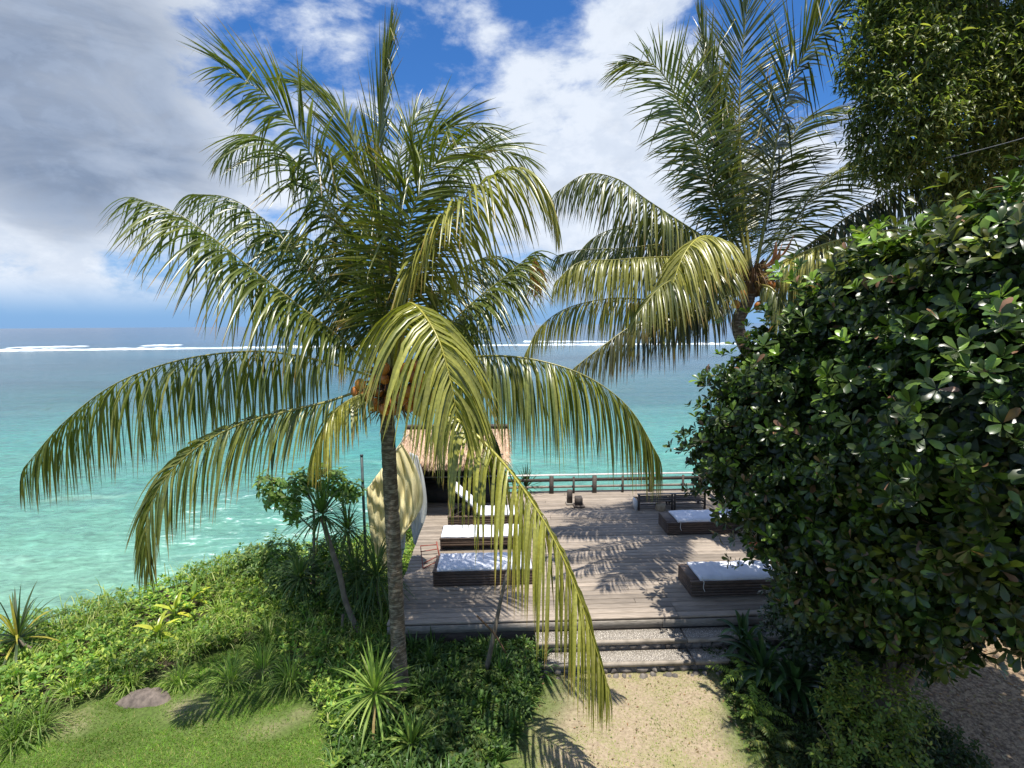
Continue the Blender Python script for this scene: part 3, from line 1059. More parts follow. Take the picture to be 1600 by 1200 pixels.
def lounger(label, p, L, W, hz=0.27, cush0=0.03, zones=4, back=None, tie=False, rz=YAW, open_front=False):
    t = thing('sun_lounger', label, 'sun lounger', p, rz, 'sun loungers on the deck')
    for (a, b, c, d) in ((0, L, 0, 0.03), (0, L, W - 0.03, W), (0, 0.03, 0.031, W - 0.031), (L - 0.03, L, 0.031, W - 0.031)):
        z = hz - .002
        while z > (hz * .42 if (open_front and d < .05) else .03):
            V, F = box(a, b, c, d, z - .046, z, 0.007)
            mk('side_board', V, F, M_FRAMEW, t)
            z -= .052
    for (a, b, c, d) in ((-0.012, L + 0.012, -0.012, 0.05), (-0.012, L + 0.012, W - 0.05, W + 0.012)):
        V, F = box(a, b, c, d, hz + 0.001, hz + 0.02, 0.005)
        mk('top_rail', V, F, M_FRAMEW, t)
    for s in range(10):
        x = 0.0 + s * (L - 0.08) / 9
        V, F = box(x, x + 0.08, 0.052, W - 0.052, hz - 0.002, hz + 0.015, 0.003)
        mk('slat', V, F, M_FRAMEW, t)
    if cush0 > .1:
        V, F = box(0.0, cush0 - .006, 0.053, W - 0.053, hz + 0.017, hz + 0.028, 0.003)
        mk('end_board', V, F, M_FRAMEW, t)
    for (a, c) in ((0.04, 0.04), (L - 0.1, 0.04), (0.04, W - 0.1), (L - 0.1, W - 0.1)):
        V, F = box(a, a + 0.06, c, c + 0.06, 0, 0.03)
        mk('foot', V, F, M_DWOOD, t)
    cushion(cush0, L - 0.02, 0.01, W - 0.01, hz + 0.022, hz + 0.095, zones, t, back)
    if back:
        V, F = bar((0.12, 0.1, hz), (back[0] - 0.35, 0.1, hz + 0.22), 0.015)
        V2, F2 = bar((0.12, W - 0.1, hz), (back[0] - 0.35, W - 0.1, hz + 0.22), 0.015)
        V, F = join([(V, F), (V2, F2)])
        mk('back_support', V, F, M_DWOOD, t)
    if tie:
        pts, _ = catmull([(cush0 + 0.02, 0.0, hz + 0.09), (cush0 + 0.05, -0.022, hz + 0.02), (cush0 + 0.04, -0.03, hz - 0.08), (cush0 + 0.07, -0.028, hz - 0.16)], 10)
        V, F = tube(pts, 0.006, 5)
        mk('tie_cord', V, F, M_WHITE, t, True)
    return t


lounger('low dark wood sun lounger nearest the garden on the left, behind the drooping frond', G(677, 917), 1.85, 0.68, cush0=0.07, zones=4)
lounger('sun lounger with plain white cushion, middle one of the left row', G(688, 862), 1.75, 0.62, cush0=0.02, zones=3, open_front=True)
lounger('sun lounger with its back raised, at the edge of the thatched hut', G(700, 826), 1.7, 0.6, cush0=-0.1, zones=3, back=(0.85, 0.75))
lounger('sun lounger with pale grey cushion in front of the wooden bench', G(1043, 836), 1.78, 0.66, hz=0.27, cush0=0.24, zones=4, tie=True)
lounger('sun lounger half hidden by the bush, dappled shade on its cushion', G(1080, 933), 1.8, 0.66, hz=0.27, cush0=0.16, zones=4, tie=True)


def build_bench():
    a, b = G(997, 798), G(1103, 796)
    L = (b - a).length
    t = thing('slatted_bench', 'low dark slatted double bench facing the sea near the railing', 'bench', a, YAW)
    for i, x in enumerate((0.0, L / 2 - 0.02, L / 2 + 0.05, L - 0.05)):
        V, F = box(x, x + 0.045, 0, 0.04, 0, 0.42, 0.004)
        mk('leg', V, F, M_DWOOD, t)
        V, F = box(x, x + 0.045, 0.42, 0.46, 0, 0.22, 0.004)
        mk('leg', V, F, M_DWOOD, t)
        V, F = box(x + 0.002, x + 0.043, 0.041, 0.419, 0.17, 0.2, 0.003)
        mk('seat_rail', V, F, M_DWOOD, t)
    for (x0, x1) in ((0.05, L / 2 - 0.025), (L / 2 + 0.1, L - 0.055)):
        for z in (0.14, 0.22, 0.27, 0.32, 0.37):
            V, F = box(x0, x1, 0.005, 0.03, z, z + 0.026, 0.003)
            mk('back_slat', V, F, M_DWOOD, t)
        for y in (0.07, 0.15, 0.23, 0.31, 0.39):
            V, F = box(x0, x1, y, y + 0.06, 0.201, 0.22, 0.003)
            mk('seat_slat', V, F, M_DWOOD, t)
    V, F = box(-0.02, L, -0.01, 0.06, 0.421, 0.445, 0.004)
    mk('top_rail', V, F, M_GWOOD, t)
    V, F = box(-0.06, -0.005, 0.02, 0.30, 0.0, 0.26, 0.02)
    o = mk('towel', V, F, M_WHITE)
    o.location = a
    o.rotation_euler = (0, 0, YAW)
    tag(o, 'pale cloth hanging over the left end of the slatted bench', 'cloth')


build_bench()


def lathe(prof, k=18, c=(0, 0, 0)):
    V, F = [], []
    for r, z in prof:
        for j in range(k):
            a = 6.283 * j / k
            V.append((c[0] + r * math.cos(a), c[1] + r * math.sin(a), c[2] + z))
    for i in range(len(prof) - 1):
        for j in range(k):
            F.append((i * k + j, i * k + (j + 1) % k, (i + 1) * k + (j + 1) % k, (i + 1) * k + j))
    F.append(tuple(range(k))[::-1])
    F.append(tuple((len(prof) - 1) * k + j for j in range(k)))
    return np.array(V), F


p = G(1031, 796)
V, F = lathe([(0.11, 0), (0.125, 0.03), (0.12, 0.1), (0.13, 0.15), (0.122, 0.165), (0.02, 0.168)], 16)
V = V * (1 + 0.04 * np.sin(V[:, :1] * 60 + V[:, 1:2] * 35)) 
o = mk('log_stool', V, F, plain('cut_log', (0.48, 0.38, 0.26), 0.8, (0.33, 0.25, 0.16), 12), None, True)
o.location = p + Vector((0, -0.05, 0))
tag(o, 'small pale log stool beside the slatted bench', 'stool')

for (px, py, w, h, lab, tilt) in ((890, 788, 0.13, 0.40, 'tall dark timber block leaning beside a railing post', 0.05), (904, 791, 0.19, 0.26, 'squat dark timber block on a wooden foot near the railing', 0.0)):
    t = thing('timber_block', lab, 'timber block', G(px, py), YAW + tilt, 'timber blocks by the railing')
    V, F = box(-w / 2, w / 2, -w / 2, w / 2, 0.051, h, 0.012, 0.004)
    mk('block', V, F, M_DWOOD, t)
    V, F = box(-w * .75, w * .75, -w * .7, w * .7, 0, 0.05, 0.008)
    mk('foot', V, F, M_GWOOD if h > .3 else M_DWOOD, t)

# terracotta pot lying on the deck
t = thing('terracotta_pot', 'round orange terracotta pot tipped on the deck at the edge of the bush', 'pot', G(1183, 857) + Vector((0, 0, 0.13)))
V, F = lathe([(0.07, -0.15), (0.10, -0.14), (0.145, -0.06), (0.155, 0.02), (0.13, 0.10), (0.09, 0.14), (0.10, 0.16), (0.085, 0.165), (0.075, 0.13), (0.11, 0.08)], 20)
o = mk('body', V, F, M_TERRA, t, True)
o.rotation_euler = (math.radians(62), 0.15, 0.5)

# red folding stand
t = thing('folding_stand', 'thin red wooden folding stand lying beside the left loungers', 'stand', (0, 0, 0))
for (a, b, r) in (((657, 853, .22), (683, 851, .22), .011), ((657, 862, .20), (683, 858, .20), .011), ((682, 846, .34), (687, 872, .04), .014), ((662, 880, .02), (690, 866, .14), .012), ((661, 888, .012), (686, 876, .06), .012), ((657, 853, .22), (661, 888, .012), .009)):
    V, F = bar(G(*a[:2], a[2]), G(*b[:2], b[2]), r, 6)
    mk('bar', V, F, M_RED, t)

# ------------------------------------------------------------------ thatched hut
def build_hut():
    Yf, Yr = 12.35, 13.55
    e0, e1 = P(640, 724, Yf), P(792, 716, Yf)
    zf = 0.5 * (e0.z + e1.z)
    r0, r1 = P(640, 668, Yr), P(786, 668, Yr)
    zr = 0.5 * (r0.z + r1.z)
    xa, xb = min(e0.x, r0.x) - 0.05, max(e1.x, r1.x) + 0.02
    t = thing('thatched_hut', 'small open beach hut with thatched roof at the left end of the deck', 'hut', ((xa + xb) / 2, Yr, 0))
    cx, cy = (xa + xb) / 2, Yr
    hw = (xb - xa) / 2
    Yb = 2 * Yr - Yf
    # roof base
    th = 0.10
    def slab(y0, z0, y1, z1):
        return np.array([(-hw, y0, z0), (hw, y0, z0), (hw, y1, z1), (-hw, y1, z1), (-hw, y0, z0 - th), (hw, y0, z0 - th), (hw, y1, z1 - th), (-hw, y1, z1 - th)]), [(0, 1, 2, 3), (7, 6, 5, 4), (0, 4, 5, 1), (1, 5, 6, 2), (3, 2, 6, 7), (0, 3, 7, 4)]
    for (y0, z0, y1, z1) in ((Yf - cy, zf, -0.01, zr), (Yb - cy, zf, 0.01, zr)):
        V, F = slab(y0, z0, y1, z1)
        rf = mk('roof', V, F, M_THATCH, t)
    # straw on the roof
    n = 9000
    u, v = R.uniform(-1, 1, n), R.uniform(0, 1, n) ** 0.8
    sgn = np.where(R.random(n) < 0.85, -1, 1)
    run = Yr - Yf
    pos = np.stack([u * (hw + 0.01), sgn * run * v, zr + (zf - zr) * v + 0.012], 1)
    sl = nrm(np.stack([np.zeros(n), sgn * run, np.full(n, zf - zr)], 1))
    d0 = sl + np.stack([R.normal(0, .16, n), R.normal(0, .05, n), R.normal(0.05, .08, n)], 1)
    Vs, FF, _ = strips(pos, d0, np.tile([1.0, 0, 0], (n, 1)), R.uniform(.10, .24, n), R.uniform(.007, .013, n), np.full(n, .3), 2, 0.0, np.array([1, 1, .4]))
    cc = tints(n, (0.58, 0.42, 0.29), .35, (0.30, 0.19, 0.12), .25, 0.06)
    ms = leaf_mat('straw', 0.8, 0.15, 0.2, 20.0, (1.0, 0.9, 0.7))
    mk('straw', Vs.reshape(-1, 3), FF, ms, t, False, np.repeat(cc, Vs.shape[1], 0), 'stuff')
    n = 2600
    u = R.uniform(-1, 1, n)
    q = R.random(n) < .16
    e = np.where(q, R.uniform(0, 1, n), 1.0)
    uu = np.where(q, np.sign(u), u)
    pos = np.stack([uu * (hw - .01), -run * e, zr + (zf - zr) * e - R.uniform(.0, .07, n)], 1)
    d0 = np.stack([np.where(q, uu * .8, 0) + R.normal(0, .3, n), np.full(n, -.55) + R.normal(0, .25, n), -R.uniform(.3, 1.2, n)], 1)
    Vs, FF, _ = strips(pos, d0, np.tile([1.0, .3, 0], (n, 1)), R.uniform(.06, .24, n), R.uniform(.006, .012, n), np.full(n, .8), 2, 0.0, np.array([1, 1, .3]))
    mk('eave_straw', Vs.reshape(-1, 3), FF, ms, t, False, np.repeat(tints(n, (0.55, 0.39, 0.27), .35, (0.28, 0.18, 0.11), .3, 0.06), Vs.shape[1], 0), 'stuff')
    V, F = box(-hw - 0.02, hw + 0.02, -0.09, 0.09, zr - 0.01, zr + 0.075, 0.01)
    mk('ridge_beam', V, F, M_DWOOD, t)
    for x in (-hw + 0.15, hw - 0.15):
        for y in (Yf - cy + 0.2, Yb - cy - 0.2):
            V, F = tube([(x, y, -0.5), (x, y, 0.3), (x, y, zf + 0.12)], 0.05, 8)
            mk('post', V, F, M_DWOOD, t, True)
    # back and side screens, the hut's inner shade put into their dark colour
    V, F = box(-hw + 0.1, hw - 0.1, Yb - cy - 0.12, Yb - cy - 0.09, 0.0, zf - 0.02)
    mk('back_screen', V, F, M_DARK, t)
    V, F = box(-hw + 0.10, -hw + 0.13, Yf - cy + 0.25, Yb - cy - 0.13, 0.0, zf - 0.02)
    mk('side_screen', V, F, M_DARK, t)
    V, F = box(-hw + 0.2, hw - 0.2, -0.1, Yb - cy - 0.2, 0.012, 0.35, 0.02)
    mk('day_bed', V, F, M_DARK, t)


build_hut()

# ------------------------------------------------------------------ canvas, post, rope


def cloth(name, left, right, Ys, m, parent, nf, amp, nu=60, nv=44, seed=0):
    Lc, _ = catmull([P(a, b, y) for (a, b, y) in left], nv)
    Rc, _ = catmull([P(a, b, y) for (a, b, y) in right], nv)
    u = np.linspace(0, 1, nu)
    V = Lc[:, None] * (1 - u)[None, :, None] + Rc[:, None] * u[None, :, None]
    vv = np.linspace(0, 1, nv)[:, None]
    sw = 4 * u[None] * (1 - u[None])
    fold = amp * np.sin(nf * 6.28 * (vv * 1.1 - sw * .55 + .25 * u[None]) + seed) * sw ** .6 * (1.1 - .7 * vv)
    fold = fold + amp * .8 * np.sin(u[None] * nf * 7 + 1.5 * np.sin(vv * 3) + seed) * vv
    fold += amp * 0.5 * np.sin(u[None] * nf * 15 + 5 * vv + seed)
    V[..., 1] += fold
    V[..., 2] -= 0.16 * np.sin(u[None] * 3.14) * np.sin(vv * 3.14 * 0.8)
    I = (np.arange(nv - 1)[:, None] * nu + np.arange(nu - 1)[None]).ravel()
    F = np.stack([I, I + 1, I + 1 + nu, I + nu], 1)
    o = mk(name, V.reshape(-1, 3), F, m, parent, True)
    md = o.modifiers.new('thickness', 'SOLIDIFY')
    md.thickness = 0.004
    return o


o = cloth('canvas_drape', [(572, 766, 9.4), (574, 805, 9.35), (581, 850, 9.3), (600, 893, 9.25)], [(627, 690, 9.6), (652, 735, 9.5), (659, 790, 9.4), (628, 833, 9.3)], None, M_CREAM, None, 3.6, 0.07)
tag(o, 'cream canvas slung in folds from a rope behind the coconut palm trunk', 'canvas')
o = cloth('hanging_sheet', [(640, 706, 9.75), (640, 750, 9.7), (638, 800, 9.6), (646, 846, 9.5)], [(652, 712, 9.8), (663, 750, 9.75), (667, 800, 9.7), (652, 842, 9.52)], None, M_SHEET, None, 2.0, 0.02, 30, 40, 2)
tag(o, 'white sheet hanging behind the cream canvas with its tip pointing down', 'sheet')
o = cloth('hanging_sheet', [(608, 835, 9.42), (609, 860, 9.4), (612, 880, 9.38), (616, 893, 9.36)], [(634, 828, 9.5), (633, 850, 9.46), (628, 873, 9.42), (622, 893, 9.38)], None, M_SHEET, None, 1.5, 0.015, 20, 20, 1)
tag(o, 'small white flap of sheet below the cream canvas beside the palm trunk', 'sheet')
t = thing('slim_post', 'slim dark post standing left of the cream canvas', 'post', (0, 0, 0))
b = P(565, 712, 9.45)
V, F = tube([(b.x, b.y, GZ), (b.x, b.y, 1), (b.x, b.y, b.z)], 0.028, 10)
mk('pole', V, F, M_POST, t, True)
V, F = tube([(b.x, b.y, b.z - .0), (b.x, b.y, b.z + .012), (b.x, b.y, b.z + .02)], 0.034, 10)
mk('cap', V, F, M_POST, t, True)
pts, _ = catmull([P(562, 772, 9.43), P(572, 764, 9.4), P(590, 748, 9.45), P(612, 716, 9.5), P(628, 690, 9.6), P(640, 680, 9.8), P(648, 700, 12.3)], 30)
V, F = tube(pts, 0.008, 6)
tag(mk('rope', V, F, M_ROPE, None, True), 'rope stretched from the slim post past the palm to the hut', 'rope')
pts, _ = catmull([P(562, 772, 9.43), P(550, 776, 9.4), P(538, 783, 9.3)], 10)
V, F = tube(pts, 0.016, 6)
tag(mk('rope_knot', V, F, M_ROPE, None, True), 'thick end of rope tied round the slim post', 'rope')

# ------------------------------------------------------------------ coconut palms


def palm_trunk(pts, r_base, r_top, parent, n=110, k=16):
    path, L = catmull(pts, n)
    s = np.linspace(0, 1, n)
    rad = r_base + (r_top - r_base) * s + 0.05 * np.exp(-s * L / 0.18)
    rg = (s * L * 17) % 1.0
    rad = rad * (1 + 0.05 * (rg - 0.5)) + R.normal(0, 0.0012, n)
    V, F = tube(path, rad, k)
    V = V + R.normal(0, 0.0012, V.shape)
    return mk('trunk', V, F, M_PBARK, parent, True), path


def leaf_bases(parent, c, r, n, h):
    """old frond sheaths and fibre round the crown"""
    for i in range(n):
        a = i * 2.4 + R.uniform(-.3, .3)
        z0 = R.uniform(-h * 0.5, h * 0.2)
        d = Vector((math.cos(a), math.sin(a), 0))
        p0 = c + d * r * 0.5 + Vector((0, 0, z0))
        p1 = p0 + d * R.uniform(.08, .2) + Vector((0, 0, R.uniform(.05, .25)))
        p2 = p1 + d * R.uniform(.06, .2) + Vector((0, 0, R.uniform(-.12, .12)))
        path, _ = catmull([p0, p1, p2], 7)
        V, F = tube(path, np.linspace(0.07, 0.012, 7), 6, True, 0.4)
        mk('leaf_base', V, F, M_PEAT, parent, True)


def fibres(parent, c, n, rr, ln):
    a = R.uniform(0, 6.28, n)
    z = R.uniform(-0.25, 0.2, n)
    pos = np.array([tuple(c)]) + np.stack([np.cos(a) * rr * R.uniform(.3, 1.1, n), np.sin(a) * rr * R.uniform(.3, 1.1, n), z], 1)
    d0 = np.stack([np.cos(a), np.sin(a), R.uniform(-.6, .8, n)], 1)
    V, FF, _ = strips(pos, d0, R.normal(0, 1, (n, 3)), R.uniform(.4, 1.2, n) * ln, R.uniform(.006, .02, n), R.uniform(1, 4, n), 4, .2)
    cc = tints(n, (0.17, 0.10, 0.05), .5, (0.38, 0.25, 0.12), .2, .1)
    mk('husk_fibre', V.reshape(-1, 3), FF, M_SOFT, parent, False, np.repeat(cc, V.shape[1], 0), 'stuff')


def nut(parent, c, r):
    V, F = lathe([(0.02, -1.18), (0.35, -1.08), (0.72, -.78), (.95, -.3), (1.0, .1), (.9, .5), (.62, .86), (.3, 1.04), (.12, 1.08)], 14)
    V = V * r
    V[:, :2] *= (1 + 0.05 * np.cos(3 * np.arctan2(V[:, 1], V[:, 0])))[:, None]
    o = mk('coconut', V, F, M_COCO, parent, True)
    o.location = c
    o.rotation_euler = (R.uniform(-.7, .7), R.uniform(-.7, .7), R.uniform(0, 6))
    return o


GREEN = (0.098, 0.128, 0.024)
Y1 = 6.75


def build_palm1():
    base = G(622, 1112, GZ)
    t = thing('coconut_palm', 'coconut palm with orange coconuts in the foreground, left of the deck', 'palm tree', (0, 0, 0))
    palm_trunk([Vector((base.x, Y1, GZ - 0.05)), P(622, 1000, Y1), P(616, 870, Y1), P(610, 760, Y1), P(605, 640, Y1), P(607, 590, Y1)], 0.108, 0.094, t)
    c = P(612, 600, Y1)
    leaf_bases(t, c, 0.16, 26, 0.5)
    fibres(t, c - Vector((0, 0, .1)), 500, 0.14, 0.32)
    # nuts hang in bunches round the crown
    for (px, py, dy) in ((600, 592, -.25), (615, 606, -.32), (625, 598, -.4), (642, 588, -.3), (652, 604, -.28), (637, 612, -.42), (590, 610, -.2), (650, 622, -.2), (610, 632, -.22), (628, 622, -.35), (660, 612, -.12),
                         (585, 595, -.1), (563, 600, -.22), (556, 612, -.2), (569, 618, -.2), (600, 640, -.3), (668, 600, -.3), (672, 622, -.2), (655, 640, -.25), (584, 632, -.25), (600, 575, -.3), (632, 575, -.25), (646, 572, -.2), (575, 612, -.05), (617, 640, -.2), (640, 635, -.1), (655, 590, -.02),):
        nut(t, P(px, py, Y1 + dy), R.uniform(0.066, 0.085))
    path, _ = catmull([c, P(590, 588, Y1 - .1), P(572, 590, Y1 - .18), P(562, 600, Y1 - .2)], 12)
    V, F = tube(path, np.linspace(.02, .008, 12), 6)
    mk('fruit_stalk', V, F, M_COCO, t, True)
    for i in range(16):   # orange-brown fruit stalks
        a = R.uniform(3.3, 6.1)
        p0 = c + Vector((math.cos(a) * .05, math.sin(a) * .05, R.uniform(-.2, .15)))
        p1 = p0 + Vector((math.cos(a) * .3, math.sin(a) * .25, R.uniform(-.05, .15)))
        p2 = p1 + Vector((math.cos(a) * .2, math.sin(a) * .15, R.uniform(-.25, -.05)))
        path, _ = catmull([p0, p1, p2], 8)
        V, F = tube(path, np.linspace(.012, .004, 8), 5)
        mk('fruit_stalk', V, F, M_COCO, t, True)
    Y = Y1

    def fr(pl, leaf, droop, n=90, **kw):
        pts = [P(a, b, Y + d) for a, b, d in pl]
        return add_frond(t, pts=pts, leaf=leaf, droop=droop, n=n, **kw)
    # far left, long and level
    fr([(590, 592, 0), (540, 575, -.1), (470, 557, -.15), (390, 549, -.2), (280, 563, -.3), (180, 600, -.35), (100, 660, -.4), (38, 730, -.45)], 1.12, 4.2, 96, yel=.12, tipbrown=.35, col=GREEN, kinkp=.25)
    # lower left
    fr([(590, 600, 0), (520, 625, -.3), (440, 645, -.5), (370, 665, -.65), (300, 705, -.8), (250, 760, -.9), (228, 820, -.95), (232, 880, -1.0)], .82, 2.4, 96, spread=54, roll=1.0, yel=.10, col=GREEN, tipbrown=.25)
    # mid left rising
    fr([(595, 590, 0), (540, 535, -.1), (470, 480, -.2), (400, 425, -.3), (330, 370, -.35), (270, 330, -.4), (208, 308, -.4)], 1.0, 2.7, 90, yel=.04, col=GREEN)
    fr([(600, 585, .1), (545, 510, .4), (480, 420, .6), (420, 350, .8), (360, 310, .9), (300, 303, 1.0)], 1.0, 2.6, 84, col=GREEN)
    fr([(602, 580, .1), (570, 470, .1), (530, 350, 0), (480, 230, -.1), (430, 160, -.2), (350, 105, -.3)], 1.0, 1.5, 88, spread=66, col=GREEN, yel=.1, roll=-.5, kinkp=.2)
    fr([(602, 580, .2), (560, 440, .5), (510, 320, .6), (450, 240, .8), (400, 215, 1.0), (355, 240, 1.1)], 1.0, 2.2, 84, col=GREEN, roll=-.3)
    # uprights
    fr([(606, 580, .1), (590, 430, .2), (575, 300, .3), (540, 190, .3), (510, 150, .35), (470, 130, .4)], .95, .9, 80, spread=52, col=GREEN, yel=.05, lift=0.0)
    fr([(610, 580, 0), (598, 430, .1), (590, 280, .15), (598, 150, .2), (610, 62, .25)], .95, .55, 84, spread=44, col=GREEN, yel=.1, lift=0, kinkp=.2)
    fr([(612, 580, .1), (618, 420, .2), (630, 300, .3), (655, 240, .4), (700, 200, .5), (760, 200, .6)], .95, 1.6, 84, spread=58, col=GREEN, roll=.4)
    fr([(615, 580, .2), (640, 450, .5), (670, 330, .8), (715, 265, 1.0), (765, 235, 1.2), (815, 245, 1.4)], 1.0, 1.9, 84, spread=60, col=GREEN, roll=.4)
    fr([(618, 585, 0), (640, 480, -.15), (665, 400, -.3), (705, 335, -.4), (755, 285, -.5), (810, 262, -.55), (850, 290, -.55), (868, 340, -.55)], .9, 2.8, 100, yel=.4, col=GREEN, ribcol=(.46, .33, .06), tipbrown=.3, roll=.25)
    fr([(612, 580, .2), (580, 480, .7), (520, 400, 1.1), (450, 360, 1.3), (400, 370, 1.4)], .9, 2.5, 76, col=GREEN)
    fr([(615, 580, 0), (610, 440, .6), (615, 330, .9), (630, 220, 1.1), (660, 170, 1.3)], .9, 1.3, 76, col=GREEN)
    fr([(610, 580, .1), (625, 450, -.3), (640, 350, -.5), (670, 270, -.6), (715, 225, -.7)], .9, 1.4, 76, col=GREEN, yel=.05, spread=58)
    # right side
    fr([(620, 588, .1), (670, 540, .35), (730, 480, .55), (785, 435, .7), (832, 395, .8)], .95, 2.6, 84, col=GREEN, yel=.03)
    fr([(618, 588, .1), (660, 500, .7), (710, 430, 1.2), (770, 400, 1.5), (830, 420, 1.7)], .9, 2.6, 80, col=GREEN)
    fr([(625, 592, 0), (690, 568, -.1), (760, 556, -.3), (840, 563, -.45), (920, 590, -.6), (985, 640, -.7), (1030, 715, -.8)], 1.05, 4.0, 96, yel=.12, col=GREEN, tipbrown=.12)
    # small hanging one, lower left
    fr([(600, 610, -.1), (555, 620, -.35), (522, 645, -.5), (502, 680, -.6), (490, 715, -.65)], .62, 2.4, 60, yel=.45, col=GREEN, r0=.022, tipbrown=.3)
    fr([(622, 608, .1), (670, 600, .4), (720, 620, .6), (760, 660, .8), (780, 705, .9)], .7, 3.2, 60, col=GREEN)
    # the two nearest fronds: leaflets one by one
    fr([(615, 590, -.05), (620, 535, -.5), (630, 492, -.95), (640, 473, -1.3), (660, 488, -1.6), (685, 530, -1.85), (703, 590, -2.0), (714, 650, -2.05)], 0.98, 2.9, 92, spread=80, yel=.42, lift=.15, col=GREEN,
       ribcol=(.42, .38, .06), split=True, width=.04, start=.26, r0=.03, tipbrown=.1)
    fr([(640, 618, -.1), (690, 640, -.45), (745, 680, -.75), (800, 740, -1.0), (850, 815, -1.2), (890, 895, -1.35), (922, 985, -1.45), (950, 1075, -1.5)], 1.12, 3.6, 90, spread=66, yel=.5, col=GREEN,
       ribcol=(.50, .46, .08), split=True, width=.042, start=.10, tipbrown=.4, kinkp=.3, r0=.03)
    # dry tip on the right-hand frond
    a = R.uniform(0, 1, 60)
    pos = np.array([tuple(P(835 + 8 * x, 400 + 40 * x, Y + .75)) for x in a])
    d0 = np.stack([R.normal(0, .35, 60), R.normal(0, .35, 60), -np.ones(60)], 1)
    V, FF, _ = strips(pos, d0, R.normal(0, 1, (60, 3)), R.uniform(.25, .6, 60), R.uniform(.01, .025, 60), np.full(60, 1.0), 4, .2)
    mk('dry_leaf_tip', V.reshape(-1, 3), FF, M_SOFT, t, False, np.repeat(tints(60, (.52, .27, .09), .25), V.shape[1], 0), 'stuff')
    return t


build_palm1()
Y2 = 10.2


